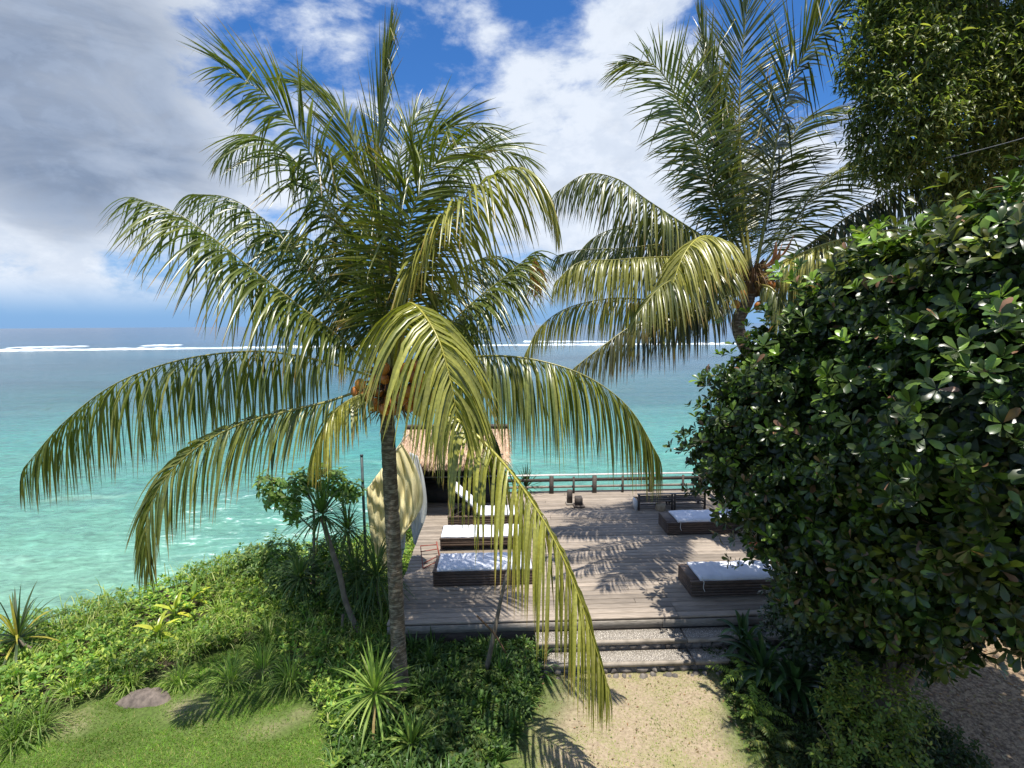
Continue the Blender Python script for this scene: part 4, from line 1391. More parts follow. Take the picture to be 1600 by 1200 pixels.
def build_palm2():
    t = thing('coconut_palm', 'coconut palm rising behind the dark bush at the right of the deck', 'palm tree', (0, 0, 0))
    palm_trunk([Vector((6.6, 9.9, GZ - 0.1)), Vector((6.2, 10.0, 1.2)), Vector((5.3, 10.15, 3.2)), P(1155, 520, Y2), P(1168, 470, Y2), P(1180, 430, Y2)], 0.13, 0.12, t, 130)
    c = P(1175, 430, Y2)
    leaf_bases(t, c - Vector((0, 0, .1)), 0.22, 30, 0.9)
    fibres(t, c, 500, 0.2, 0.45)
    for (px, py, dy) in ((1140, 440, -.3), (1160, 460, -.35), (1195, 465, -.3), (1150, 475, -.2), (1185, 478, -.3), (1205, 445, -.2)):
        nut(t, P(px, py, Y2 + dy), 0.08)
    for i in range(5):      # pale torn flower sheaths
        a = P(1190, 420, Y2 - .1)
        b = a + Vector((R.uniform(-.1, .5), R.uniform(-.4, 0), R.uniform(.3, .6)))
        path, _ = catmull([a, (a + b) / 2 + Vector((.1, 0, -.05)), b], 8)
        V, F = tube(path, [.01, .03, .045, .05, .045, .035, .02, .004], 7, True, .4)
        mk('flower_sheath', V, F, plain('flower_sheath', (.50, .24, .10), .7, (.34, .15, .06), 20), t, True)
    Y = Y2
    G2 = (0.085, 0.105, 0.032)

    def fr(pl, leaf, droop, n=84, **kw):
        pts = [P(a, b, Y + d) for a, b, d in pl]
        kw.setdefault('col', G2)
        kw.setdefault('width', .05)
        kw.setdefault('r0', .038)
        return add_frond(t, pts=pts, leaf=leaf, droop=droop, n=n, **kw)
    fr([(1168, 425, 0), (1130, 350, .1), (1100, 260, .1), (1070, 185, 0), (1045, 130, -.1), (1015, 98, -.2), (975, 100, -.3)], 1.15, 1.2, 96, spread=64, roll=-.3)
    fr([(1170, 425, .1), (1150, 320, .2), (1125, 200, .3), (1108, 110, .3), (1092, 30, .3)], 1.0, .6, 84, spread=50)
    fr([(1174, 425, .1), (1160, 300, .3), (1155, 190, .4), (1160, 80, .5), (1172, -30, .6)], 1.15, .5, 90, spread=50)
    fr([(1172, 425, 0), (1130, 330, .6), (1100, 230, .9), (1090, 140, 1.1), (1110, 90, 1.2)], 1.1, 1.2, 84, yel=.05)
    fr([(1176, 425, .1), (1150, 340, .5), (1140, 240, .8), (1125, 170, 1.0), (1090, 120, 1.1)], 1.05, 1.0, 84)
    fr([(1180, 425, .1), (1200, 330, .5), (1220, 250, .8), (1255, 190, 1.0), (1300, 170, 1.1)], 1.0, 1.6, 80)
    fr([(1180, 425, 0), (1196, 340, -.2), (1213, 220, -.4), (1241, 119, -.5), (1275, 56, -.6), (1335, -5, -.7)], 1.25, 1.0, 96, spread=60, roll=.3, kinkp=.3)
    fr([(1185, 425, .1), (1225, 370, .3), (1275, 300, .5), (1320, 260, .6), (1380, 232, .7)], 1.15, 1.9, 88, yel=.22)
    fr([(1188, 430, -.1), (1260, 385, -.3), (1330, 335, -.5), (1400, 295, -.65), (1450, 272, -.75), (1490, 280, -.8)], .95, 3.2, 88, col=(.035, .05, .03))
    fr([(1188, 435, -.2), (1240, 402, -.6), (1300, 378, -1.0), (1370, 362, -1.3), (1440, 358, -1.6), (1500, 380, -1.8)], 1.0, 3.6, 90, yel=.55, ribcol=(.5, .42, .1))
    fr([(1172, 430, -.1), (1150, 395, -.5), (1122, 373, -1.0), (1095, 370, -1.4), (1072, 392, -1.7), (1055, 432, -1.9), (1048, 470, -2.0)], .92, 2.6, 84, spread=68, yel=.55, ribcol=(.5, .46, .08), start=.3)
    fr([(1165, 432, 0), (1110, 400, .1), (1045, 382, .1), (975, 388, 0), (910, 390, 0), (868, 400, -.1)], 1.0, 3.0, 88, yel=.03)
    fr([(1160, 440, -.1), (1100, 405, -.4), (1030, 402, -.8), (960, 406, -1.1), (905, 410, -1.3), (868, 440, -1.5)], .95, 3.4, 88, yel=.35)
    fr([(1160, 450, 0), (1100, 475, .1), (1030, 470, .2), (960, 466, .2), (890, 480, .2), (845, 510, .1), (822, 550, .1)], .85, 3.0, 88, yel=.42, tipbrown=.3)
    fr([(1158, 455, 0), (1120, 478, -.5), (1060, 484, -.9), (1000, 502, -1.3), (945, 538, -1.6), (897, 575, -1.8)], .85, 3.6, 84, yel=.1, col=(.06, .065, .03), tipbrown=.5)
    fr([(1165, 428, .1), (1120, 385, .1), (1060, 345, 0), (1010, 312, -.1), (965, 280, -.2), (915, 272, -.3), (870, 300, -.4)], 1.05, 3.0, 92, yel=.08)
    fr([(1165, 430, .2), (1090, 370, .7), (1010, 350, 1.0), (930, 370, 1.2), (880, 430, 1.3)], .95, 3.0, 84)
    fr([(1165, 438, -.1), (1130, 420, -.7), (1085, 424, -1.4), (1035, 446, -2.0), (995, 492, -2.4)], .9, 2.6, 84, yel=.15)
    fr([(1185, 440, .2), (1230, 430, .5), (1280, 440, .8), (1320, 470, 1.0)], .9, 3.4, 70)
    fr([(1180, 445, -.1), (1205, 450, -.4), (1225, 480, -.6), (1230, 520, -.7)], .7, 3.2, 60)
    fr([(1165, 445, .1), (1130, 440, .6), (1090, 460, .9), (1070, 500, 1.1)], .8, 3.2, 66)
    return t


build_palm2()

# ------------------------------------------------------------------ big glossy bush at the right


def blob_points(blobs, dens, shell=(0.72, 1.02), cull=0.8, rough=0.16):
    """blobs: (px,py,Y,rpx). returns points and outward normals on the union's skin"""
    cs = [(np.array(tuple(P(a, b, y))), r * y / FPX) for a, b, y, r in blobs]
    out, nr = [], []
    for i, (c, r) in enumerate(cs):
        n = int(dens * 12.57 * r * r)
        d = nrm(R.normal(0, 1, (n, 3)))
        bump = 1 + rough * wav(d[:, 0] * 4 + c[0], d[:, 1] * 4 + d[:, 2] * 5, 1.6, i) + rough * .6 * wav(d[:, 2] * 9, d[:, 0] * 9 + c[2], 1.3, i)
        rr = r * R.uniform(shell[0], shell[1], n) * bump
        p = c + d * rr[:, None]
        keep = np.ones(n, bool)
        for j, (c2, r2) in enumerate(cs):
            if j != i:
                keep &= np.linalg.norm(p - c2, axis=1) > r2 * cull
        out.append(p[keep])
        nr.append(d[keep])
    return np.concatenate(out), np.concatenate(nr), cs


BUSH = [(1600, 425, 4.8, 122), (1500, 460, 5.2, 96), (1400, 452, 5.9, 80), (1335, 500, 6.7, 82), (1260, 590, 6.9, 88), (1190, 645, 7.5, 76), (1146, 712, 7.9, 62), (1210, 735, 7.2, 88),
        (1320, 680, 6.9, 125), (1450, 650, 5.6, 140), (1580, 640, 4.5, 160), (1270, 830, 6.9, 85), (1390, 820, 6.3, 120), (1520, 830, 5.4, 130), (1620, 830, 4.8, 120), (1330, 930, 6.8, 75),
        (1450, 935, 5.7, 80), (1560, 930, 5.2, 60), (1700, 600, 4.6, 190), (1710, 420, 4.9, 140), (1500, 580, 6.0, 150), (1640, 580, 6.0, 170), (1350, 620, 6.9, 130)]


def build_bush():
    t = thing('glossy_bush', 'huge dark glossy leaved bush filling the right side beside the deck', 'bush', (0, 0, 0))
    p, nr, cs = blob_points(BUSH, 76, (.62, 1.08), .68, .40)
    pe, ne, _ = blob_points(BUSH, 11, (1.05, 1.36), .98, .3)
    p, nr = np.concatenate([p, pe]), np.concatenate([nr, ne])
    ax = nr + np.array([0, -0.1, 0.55]) + R.normal(0, .3, nr.shape)
    dist = np.linalg.norm(p - np.array([0, 0, CAMH]), axis=1)
    size = np.interp(p[:, 0], [2.0, 4.5], [0.112, 0.148]) * R.uniform(.8, 1.2, len(p))
    pos, d, up_, s = rosettes(p, ax, size, 8, (28, 82))
    V = leaves('ob', pos, d, up_, s, R.uniform(-.05, .25, len(pos)))
    C = tints(len(pos), (0.030, 0.054, 0.011), .45, (0.11, 0.18, 0.028), .13)
    cl = .75 + .5 * R.random((len(p), 1))
    C = C * np.repeat(cl, 8, 0)
    ol = np.repeat((wav(p[:, 0] * 3, p[:, 2] * 3, 1.1, 1) > .45) & (R.random(len(p)) < .5), 8)
    C[ol] = C[ol] * [1.9, 1.35, 1.1]
    C2 = R.random(len(pos)) < 0.02
    C[C2] = (0.22, 0.12, 0.07)
    # bright shoots on the upper outside, sunlight painted into their colour
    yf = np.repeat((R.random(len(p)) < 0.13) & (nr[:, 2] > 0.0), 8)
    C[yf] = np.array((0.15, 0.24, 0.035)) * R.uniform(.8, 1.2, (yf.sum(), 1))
    C = C * np.repeat(np.where(nr[:, 2:3] > .35, 1.35, 1.0), 8, 0)  # upward-facing rosettes lightened, top light put into the colour
    # the leaves that show largest become parts of their own
    cen = V.mean(1)
    rel = cen - np.array([0, 0, CAMH])
    dep = rel @ np.array(tuple(fwd))
    sx = 800 + FPX * (rel @ np.array(tuple(rt))) / dep
    sy = 600 - FPX * (rel @ np.array(tuple(up))) / dep
    nn = np.cross(V[:, 4] - V[:, 0], V[:, 6] - V[:, 0])
    area = np.abs((nn * nrm(rel)).sum(1)) / dep ** 2
    # occlusion estimate: coarse depth buffer
    gx, gy = (sx / 14).astype(int), (sy / 14).astype(int)
    key = gx * 1000 + gy
    first = {}
    for i in np.argsort(dep):
        k = int(key[i])
        first.setdefault(k, []).append(i)
    front = np.zeros(len(V), bool)
    for k, l in first.items():
        front[l[:3]] = True
    ok = front & (sx > 0) & (sx < 1590) & (sy > 0) & (sy < 1190) & (dep > 1)
    score = np.where(ok, area, 0)
    top = np.argsort(-score)[:300]
    rest = np.ones(len(V), bool)
    rest[top] = False
    F1 = [tuple(f) for f in OB_F3] + [tuple(f) for f in OB_F4]
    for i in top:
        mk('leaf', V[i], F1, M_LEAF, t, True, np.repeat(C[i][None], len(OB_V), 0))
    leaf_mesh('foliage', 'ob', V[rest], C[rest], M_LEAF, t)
    # inner layer of filler leaves, crown shade put into their darker colour
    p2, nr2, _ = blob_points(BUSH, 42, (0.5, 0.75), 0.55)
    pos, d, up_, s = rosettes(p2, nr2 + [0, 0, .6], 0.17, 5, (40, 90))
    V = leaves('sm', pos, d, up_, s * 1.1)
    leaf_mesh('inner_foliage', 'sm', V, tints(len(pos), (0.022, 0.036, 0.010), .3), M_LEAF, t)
    root = Vector((5.0, 6.4, GZ - .05))
    for i, (c, r) in enumerate(cs):
        c = Vector(c)
        mid = root.lerp(c, .5) + Vector((R.uniform(-.2, .2), R.uniform(-.2, .2), -.2))
        path, _ = catmull([root + Vector((R.uniform(-.15, .15), R.uniform(-.15, .15), 0)), mid, c], 14)
        Vt, F = tube(path, np.linspace(.07, .018, 14), 7)
        mk('branch', Vt, F, M_BARK, t, True)
        for k in range(7):
            dd = Vector(nrm(R.normal(0, 1, 3)[None])[0])
            pth, _ = catmull([c, c + dd * r * .4 + Vector((0, 0, .03)), c + dd * r * .9], 7)
            Vt, F = tube(pth, np.linspace(.016, .005, 7), 5)
            mk('twig', Vt, F, M_BARK, t, True)
    return t


build_bush()

# ------------------------------------------------------------------ tree with sickle leaves, top right


def hang_tree(label, blobs, trunkpts, dens, per, lf, col, name='sickle_leaf_tree', alt=(0.12, 0.15, 0.05), puff=.07):
    t = thing(name, label, 'tree', (0, 0, 0))
    p, nr, cs = blob_points(blobs, dens, (0.55, 1.05), 0.72, .25)
    n = len(p)
    P3 = np.repeat(p, per, 0) + R.normal(0, puff, (n * per, 3)) * [1, 1, 1.3]
    N3 = np.repeat(nr, per, 0)
    a = R.uniform(0, 6.28, n * per)
    hd = np.stack([np.cos(a), np.sin(a), np.zeros(n * per)], 1)
    d0 = hd * .8 + N3 * .5 + np.array([0, 0, 1.0]) * R.uniform(-.7, .9, (n * per, 1))
    L = lf * R.uniform(.7, 1.2, n * per)
    V, FF, _ = strips(P3, d0, np.cross(hd, [0, 0, 1.0]) + R.normal(0, .3, (n * per, 3)), L, np.full(n * per, lf * .22), R.uniform(0.4, 3.4, n * per), 4, .25, np.array([.3, 1, .9, .55, 0]))
    cl = np.repeat(R.uniform(.7, 1.35, n), per)[:, None]
    C = tints(n * per, col, .2, alt, .18) * cl
    mk('crown', V.reshape(-1, 3), FF, M_HANG, t, True, np.repeat(C, V.shape[1], 0), 'stuff')
    path, _ = catmull(trunkpts, 24)
    Vt, F = tube(path, np.linspace(.22, .07, 24), 10)
    tr = mk('trunk', Vt, F, M_BARK, t, True)
    for (c, r) in cs:
        c = Vector(c)
        k = int(np.argmin(np.linalg.norm(path - np.array(tuple(c - Vector((0, 0, .6)))), axis=1)))
        q = Vector(path[k])
        pth, _ = catmull([q, q.lerp(c, .5) + Vector((0, 0, .15)), c], 10)
        Vt, F = tube(pth, np.linspace(.06, .015, 10), 6)
        mk('limb', Vt, F, M_BARK, t, True)
    return t


hang_tree('tall tree with hanging sickle leaves above the bush at the top right',
          [(1400, 30, 9, 48), (1470, 20, 9.2, 55), (1540, 10, 9.3, 60), (1600, 30, 9.4, 70), (1380, 100, 8.8, 42), (1440, 100, 8.8, 52), (1510, 95, 9.0, 60), (1580, 110, 9.2, 62), (1380, 165, 8.8, 38), (1440, 180, 8.8, 50), (1505, 180, 9.0, 55), (1575, 195, 9.2, 60),
           (1375, 222, 8.9, 34), (1425, 245, 9.0, 42), (1490, 258, 9.2, 46), (1550, 275, 9.5, 52), (1610, 270, 9.6, 60), (1370, 268, 9.0, 24), (1480, 318, 9.8, 36), (1535, 335, 9.8, 40), (1600, 340, 9.8, 50), (1350, 60, 9, 22), (1345, 130, 9, 18), (1350, 190, 9, 16),
           (1440, -60, 9, 80), (1580, -70, 9.2, 100), (1680, 160, 9.4, 80), (1700, 20, 9.4, 90), (1760, 90, 8.0, 110)],  # last clump lies out of view, added to shade the lower right
          [(11.5, 9.6, GZ - .1), (11.2, 9.7, 3), (10.2, 9.8, 6), (9.0, 9.6, 8.5), (8.0, 9.3, 10.5)], 15, 40, .15, (0.125, 0.155, 0.048), alt=(0.30, 0.30, 0.09), puff=.12)
hang_tree('dark feathery tree top showing just above the sea between palm and bush', [(1250, 482, 13.5, 26), (1232, 492, 13.4, 17), (1275, 490, 13.6, 22), (1290, 505, 13.6, 25), (1310, 480, 13.6, 34)],
          [(8.2, 13.2, GZ - .6), (8.1, 13.3, 2), (8.0, 13.4, 4.6)], 60, 8, .2, (0.03, 0.05, 0.022), 'feathery_tree')

pts, _ = catmull([P(1378, 268, 9.5), P(1430, 258, 9.0), P(1500, 242, 8.2), P(1570, 224, 7.4), P(1660, 198, 6.6)], 30)
V, F = tube(pts, .006, 5)
tag(mk('overhead_cable', V, F, M_WIRE, None, True), 'thin cable slanting up to the right in front of the hanging leaves', 'cable')

# ------------------------------------------------------------------ strap leaved plants


def strap_plant(name, label, cat, c, n, L, W, elev, grav, col, split=False, alt=None, palt=0.0, group=None, stem=None, m=None, seg=6, fold=.3, spread=.03, dry=0, prof=None):
    c = Vector(c)
    t = thing(name, label, cat, c, 0, group)
    a = np.arange(n) * 2.399 + R.normal(0, .2, n)
    q = np.linspace(0, 1, n)
    el = np.radians(np.interp(q, [0, 1], elev) + R.normal(0, 6, n))
    d0 = np.stack([np.cos(a) * np.cos(el), np.sin(a) * np.cos(el), np.sin(el)], 1)
    base = np.stack([np.cos(a) * spread, np.sin(a) * spread, np.interp(q, [0, 1], [-.02, .08]) * (L / .6)], 1)
    w = np.stack([-np.sin(a), np.cos(a), np.zeros(n)], 1)
    ln = L * R.uniform(.75, 1.15, n)
    V, FF, F1 = strips(base, d0, w, ln, np.full(n, W) * R.uniform(.8, 1.15, n), np.full(n, grav) * R.uniform(.6, 1.4, n), seg, fold,
                       np.array([.6, .9, 1, .95, .75, .45, 0]) if prof is None else prof)
    C = tints(n, col, .22, alt, palt, .06)
    if dry:
        C[:dry] = (0.34, 0.25, 0.10)
    m = m or M_SOFT
    pv = V.shape[1]
    if split:
        for i in range(n):
            mk('leaf', V[i], F1, m, t, True, np.repeat(C[i][None], pv, 0))
    else:
        mk('leaves', V.reshape(-1, 3), FF, m, t, True, np.repeat(C, pv, 0))
    if stem:
        pts = [Vector(s) - c for s in stem[0]]
        path, _ = catmull(pts, 26)
        k = np.linspace(0, 1, 26)
        Vt, F = tube(path, (stem[1] * (1 - k) + stem[2] * k) * (1 + .06 * np.sin(k * 60)), 9)
        mk('stem', Vt, F, M_BARK, t, True)
    return t


def gp(x, y):
    return Vector((x, y, float(gz(np.array([x]), np.array([y]))[0])))


BR = (0.20, 0.30, 0.06)
# two bright cordylines in front of the trunk
a = G(590, 1160, GZ)
top = P(586, 1085, 6.15)
strap_plant('spiky_cordyline', 'large bright green spiky plant in front of the palm trunk base', 'plant', top, 64, .62, .036, (-35, 84), .8, BR, True, (0.30, 0.38, 0.10), .15, 'spiky plants at the palm foot',
            ([Vector((top.x + .05, 6.2, GZ - .05)), Vector((top.x + .03, 6.17, GZ + .3)), top], .035, .028), dry=5)
top = P(642, 1165, 5.75)
strap_plant('spiky_cordyline', 'smaller bright spiky plant at the bottom edge, right of the larger one', 'plant', top, 46, .42, .032, (-15, 84), .7, BR, True, (0.32, 0.40, 0.10), .2, 'spiky plants at the palm foot',
            ([Vector((top.x, 5.8, GZ - .05)), Vector((top.x, 5.78, GZ + .15)), top], .03, .024))
# screw pine at the left edge
top = P(28, 1002, 7.6)
strap_plant('screw_pine', 'dark screw pine with long stiff leaves at the left edge above the sea', 'plant', top, 70, .78, .035, (-55, 82), 1.0, (0.05, 0.085, 0.03), True, (0.42, 0.36, 0.06), .09, None,
            ([Vector((top.x + .5, 7.7, GZ - .1)), Vector((top.x + .35, 7.65, GZ + .1)), top], .06, .05), dry=6)
# dracaena with bent trunk
top = P(503, 806, 8.3)
strap_plant('bent_dracaena', 'dracaena with a bent bare grey trunk and a spiky dark crown', 'small tree', top, 95, .68, .030, (-40, 86), .9, (0.07, 0.125, 0.035), True, None, 0, None,
            ([Vector((P(605, 1030, 8.0).x, 8.0, GZ - .1)), P(585, 1015, 8.0), P(560, 985, 8.0), P(540, 940, 8.05), P(530, 895, 8.1), P(515, 850, 8.2), top], .05, .04), spread=.05, dry=4)
# forked limb and prop
pth, _ = catmull([P(505, 838, 8.2), P(512, 870, 8.15), P(513, 900, 8.1)], 8)
V, F = tube(pth, .018, 7)
tag(mk('wooden_prop', *bar(P(533, 1030, 8.05), P(536, 960, 8.05), .025, 8), M_BARK, None, True), 'short upright stake propping the bent dracaena trunk', 'stake')
# strappy plants left of the trunk under the canvas
for (px, py, Yp, s, lab) in ((588, 905, 8.6, .85, 'dark strappy plant drooping under the cream canvas'), (556, 900, 8.7, .7, 'strappy plant rising behind the bent dracaena trunk'), (470, 905, 8.9, .55, 'strappy plant to the left of the bent trunk'),
                             (543, 830, 9.2, .62, 'spiky plant against the sea just left of the slim post')):
    top = P(px, py, Yp)
    strap_plant('strappy_plant', lab, 'plant', top, 95, s, .028, (-30, 86), 1.6, (0.075, 0.13, 0.04), False, (0.13, 0.17, 0.05), .15, 'strappy plants on the bank',
                ([Vector((top.x, Yp, GZ - .1)), Vector((top.x + .03, Yp, (GZ + top.z) / 2)), top], .03, .025))
# spiky top behind the railing
strap_plant('spiky_shrub', 'small spiky palm showing over the sea railing left of the timber blocks', 'plant', P(822, 762, 14.35), 40, .62, .04, (5, 88), .5, (0.04, 0.07, 0.025), False,
            stem=([Vector((.35, 14.5, -3.4)), Vector((.38, 14.4, -1.5)), P(822, 762, 14.35)], .06, .05))

# broad leaved sapling with a flat crown


def leafy_tree(name, label, cat, blobs, dens, sz, nl, col, alt, palt, stems, mat_, kind='ov', tilt=(40, 95), cull=.7, parts=0, axis=(0, 0, .9)):
    t = thing(name, label, cat, (0, 0, 0))
    p, nr, cs = blob_points(blobs, dens, (.55, 1.03), cull, .2)
    pos, d, up_, s = rosettes(p, nr + np.array(axis) + R.normal(0, .25, nr.shape), sz, nl, tilt)
    V = leaves(kind, pos, d, up_, s, R.uniform(0, .3, len(pos)))
    C = tints(len(pos), col, .28, alt, palt)
    order = np.argsort(V.mean(1)[:, 1])
    Tv, F3, F4 = TEMPL[kind]
    F1 = [tuple(f) for f in F3] + [tuple(f) for f in F4]
    for i in order[:parts]:
        mk('leaf', V[i], F1, mat_, t, True, np.repeat(C[i][None], len(Tv), 0))
    leaf_mesh('foliage', kind, V[order[parts:]], C[order[parts:]], mat_, t)
    for (pts, r0, r1) in stems:
        path, _ = catmull(pts, 18)
        Vt, F = tube(path, np.linspace(r0, r1, 18), 7)
        mk('branch' if r0 < .03 else 'trunk', Vt, F, M_BARK, t, True)
    return t


c = P(480, 770, 9.4)
leafy_tree('broadleaf_sapling', 'sapling with big pale green leaves against the turquoise water', 'small tree',
           [(430, 765, 9.4, 24), (470, 756, 9.3, 22), (522, 756, 9.4, 25), (545, 768, 9.3, 20), (455, 792, 9.2, 20), (415, 755, 9.4, 16), (500, 745, 9.3, 20)], 46, .15, 5, (0.12, 0.20, 0.045), (0.20, 0.30, 0.06), .3,
           [([Vector((-3.9, 9.5, GZ)), P(490, 900, 9.4), P(490, 800, 9.4), c], .035, .02), ([P(492, 830, 9.4), P(450, 790, 9.3), P(430, 770, 9.4)], .018, .01), ([P(492, 820, 9.4), P(520, 785, 9.4), P(540, 765, 9.3)], .018, .01)], M_SOFT, 'ov', (55, 110), .7, 120)

leafy_tree('bank_shrub', 'mid green shrub massed round the foot of the bent dracaena', 'shrub', [(450, 905, 9.3, 38), (540, 905, 9.0, 40), (560, 960, 8.5, 42), (480, 955, 8.8, 40), (400, 885, 10.2, 40), (440, 870, 10, 36), (510, 870, 9.6, 34)], 100, .085, 6, (0.09, 0.155, 0.035), (0.25, 0.32, 0.07), .18,
           [([Vector((-3.3, 8.9, GZ)), P(500, 960, 8.9), P(500, 920, 8.9)], .02, .01)], M_SOFT, 'ov')
# yellow-green small leaved shrub, bottom right
leafy_tree('yellowgreen_shrub', 'yellow green small leaved shrub under the dark bush at the bottom right', 'shrub',
           [(1325, 1060, 5.9, 38), (1380, 1095, 5.6, 52), (1410, 1045, 5.8, 24), (1330, 1140, 5.4, 50), (1400, 1165, 5.3, 55), (1430, 1110, 5.6, 36), (1300, 1100, 5.7, 28), (1300, 1195, 5.2, 36)], 100, .062, 5, (0.12, 0.17, 0.03), (0.30, 0.30, 0.05), .12,
           [([Vector((3.9 + i * .12, 5.7, GZ)), Vector((3.8 + i * .25, 5.6, GZ + .3)), Vector((3.6 + i * .45, 5.55, GZ + .6))], .016, .006) for i in range(4)], M_SOFT, 'ov', (30, 95), .7, 0)
# low shrubs that fill the bed below the bush
leafy_tree('dark_shrub', 'dark green leafy shrub in shade behind the crinum lily', 'shrub', [(1290, 985, 6.9, 60), (1240, 960, 7.3, 45), (1350, 1000, 6.7, 60), (1420, 1010, 6.5, 50)], 110, .1, 6, (0.03, 0.055, 0.016), None, 0,
           [([Vector((4.4, 7.1, GZ)), Vector((4.4, 7.05, .1)), Vector((4.3, 7, .5))], .02, .01)], M_LEAF, 'ob')
# crinum lilies by the steps
for (px, py, Yp, L_, lab) in ((1195, 1010, 6.95, .62, 'large crinum lily with broad arching dark leaves beside the steps'), (1165, 965, 7.6, .52, 'smaller crinum lily at the deck corner behind the larger one'),
                              (1245, 1030, 6.7, .6, 'crinum lily deeper in shade under the bush')):
    g0 = P(px, py, Yp)
    strap_plant('crinum_lily', lab, 'plant', Vector((g0.x, g0.y, GZ + .22)), 34, L_, .085, (5, 82), 2.0, (0.035, 0.075, 0.022), True, (0.07, 0.14, 0.035), .2, 'lilies beside the steps', None, M_LEAF, 8, .4, .05,
                prof=np.array([.6, .85, 1, 1, .9, .65, 0]))

# ------------------------------------------------------------------ ferns


def fern(label, c, n, L, col, group='ferns in the garden beds', name='fern'):
    t = thing(name, label, 'fern', c, 0, group)
    for i in range(n):
        a = i * 2.4 + R.uniform(-.3, .3)
        e = R.uniform(.5, 1.35)
        h = Vector((math.cos(a), math.sin(a), 0))
        l = L * R.uniform(.7, 1.1)
        p1 = h * l * .35 * math.cos(e) + Vector((0, 0, l * .45 * math.sin(e) + .02))
        p2 = h * l * .8 * math.cos(e) + h * l * .1 + Vector((0, 0, l * .7 * math.sin(e)))
        p3 = h * l * 1.15 * math.cos(e) + h * l * .25 + Vector((0, 0, l * .62 * math.sin(e)))
        rv, rf, V, FF, F1, C, rc = frond_geom([Vector((0, 0, 0)), p1, p2, p3], L * .17, .5, 26, spread=78, width=.018, start=.1, r0=.004, col=col, yel=.08, tipbrown=0, seg=3, kinkp=0)
        rq = np.array([f for f in rf if len(f) == 4])
        tot = np.concatenate([rv, V.reshape(-1, 3)])
        T = np.concatenate([np.tile([.15, .16, .04], (len(rv), 1)), C.reshape(-1, 3)])
        mk('frond', tot, [rq, FF + len(rv)], M_SOFT, t, True, T)
    return t


fern('bright fern standing by itself at the right edge of the sandy path', G(1172, 1078, GZ), 16, .56, (.24, .36, .06))
fern('low bright fern below the taller one beside the sandy path', G(1182, 1128, GZ), 16, .40, (.30, .42, .07))
for (px, py, s, lab) in ((748, 1075, .55, 'fern with an upright pale frond in the middle bed'), (672, 1120, .42, 'fern just right of the palm trunk base'), (700, 1165, .45, 'fern near the bottom edge of the middle bed'),
                         (790, 1095, .42, 'fern under the drooping yellow frond'), (735, 1190, .42, 'fern at the very bottom of the middle bed'), (820, 1060, .36, 'fern at the left end of the steps'),
                         (770, 1140, .4, 'fern at the front of the middle bed next to the sand')):
    fern(lab, G(px, py, GZ), 11, s, (.07, .12, .03))
fern('fern at the lower right edge of the sandy path, half shaded', G(1215, 1180, GZ), 11, .4, (.06, .10, .03))

# leaning dry stick in the bed
V, F = tube(catmull([G(757, 1062, GZ), P(772, 990, 7.0), P(784, 930, 7.2), P(797, 878, 7.4)], 16)[0], np.linspace(.04, .022, 16), 8)
tag(mk('leaning_trunk', V, F, M_BARK, None, True), 'thin bare grey trunk leaning in the bed in front of the left lounger', 'tree trunk')
V, F = tube(catmull([P(790, 1020, 6.95), P(772, 990, 6.9), P(745, 962, 6.9)], 8)[0], .014, 6)
tag(mk('dry_stick', V, F, M_PEAT, None, True), 'brown dry stick crossing the thin leaning trunk', 'stick')

# flat rock on the lawn
n = 16
an = np.arange(n) * 6.283 / n
c = G(222, 1094, GZ)
ring = np.stack([np.cos(an) * .40, np.sin(an) * .20, np.zeros(n)], 1) * R.uniform(.85, 1.12, (n, 1))
ring2 = ring * .72 + [0.05, .02, .07] + R.normal(0, .012, (n, 3))
ring3 = ring * .3 + [.08, .03, .11] + R.normal(0, .012, (n, 3))
V = np.concatenate([ring + [0, 0, -.05], ring2, ring3, [[.09, .04, .12]]]) + np.array(tuple(c))
F = [(i, (i + 1) % n, n + (i + 1) % n, n + i) for i in range(n)] + [(n + i, n + (i + 1) % n, 2 * n + (i + 1) % n, 2 * n + i) for i in range(n)] + [(2 * n + i, 2 * n + (i + 1) % n, 3 * n) for i in range(n)]
tag(mk('flat_rock', V, F, M_ROCK, None, False), 'flat grey brown rock set in the lawn beside the overgrown bank', 'rock')

# ------------------------------------------------------------------ ground vegetation (uncountable)


def sample(n, x0, x1, y0, y1, cond):
    x = R.uniform(x0, x1, n)
    y = R.uniform(y0, y1, n)
    k = cond(x, y)
    return x[k], y[k]


# lawn blades
x, y = sample(260000, -9.5, 4.2, 4.4, 8.6, lambda x, y: in_poly(x, y, LAWN))
v, dd, sandy = lawn_val(x, y)
pr = 1 - sandy * .86
patch = wav(x, y, 3.1) * .5 + wav(x, y, 7.3, 2) * .4 + wav(x, y, 15, 1) * .3
pr = np.where(sandy > .12, np.clip(.30 + patch * .42, 0.03, .9), pr)
pr = pr * np.where(x < -2, 1.0, .62)
k = R.random(len(x)) < pr
x, y = x[k], y[k]
n = len(x)
a = R.uniform(0, 6.28, n)
base = np.stack([x, y, gz(x, y) - .003], 1)
d = np.stack([np.cos(a) * .6, np.sin(a) * .6, R.uniform(.35, 1.0, n)], 1)
d = nrm(d)
w = np.stack([-np.sin(a), np.cos(a), np.zeros(n)], 1) * R.uniform(.003, .006, (n, 1))
hgt = (R.uniform(.02, .05, n) * np.where(x < -2, 1.25, .8))[:, None]
V = np.stack([base - w, base + w, base + d * hgt], 1)
V[:, 2, 2] -= hgt[:, 0] * .1
C = tints(n, (0.165, 0.30, 0.032), .4, (0.40, 0.38, 0.13), .13, .12)
C[x > -1] = C[x > -1] * [1.25, .95, 1.3]
C = C * (0.85 + .2 * wav(x, y, 2.3, 1) + .15 * wav(x, y, 6.1, 4))[:, None]
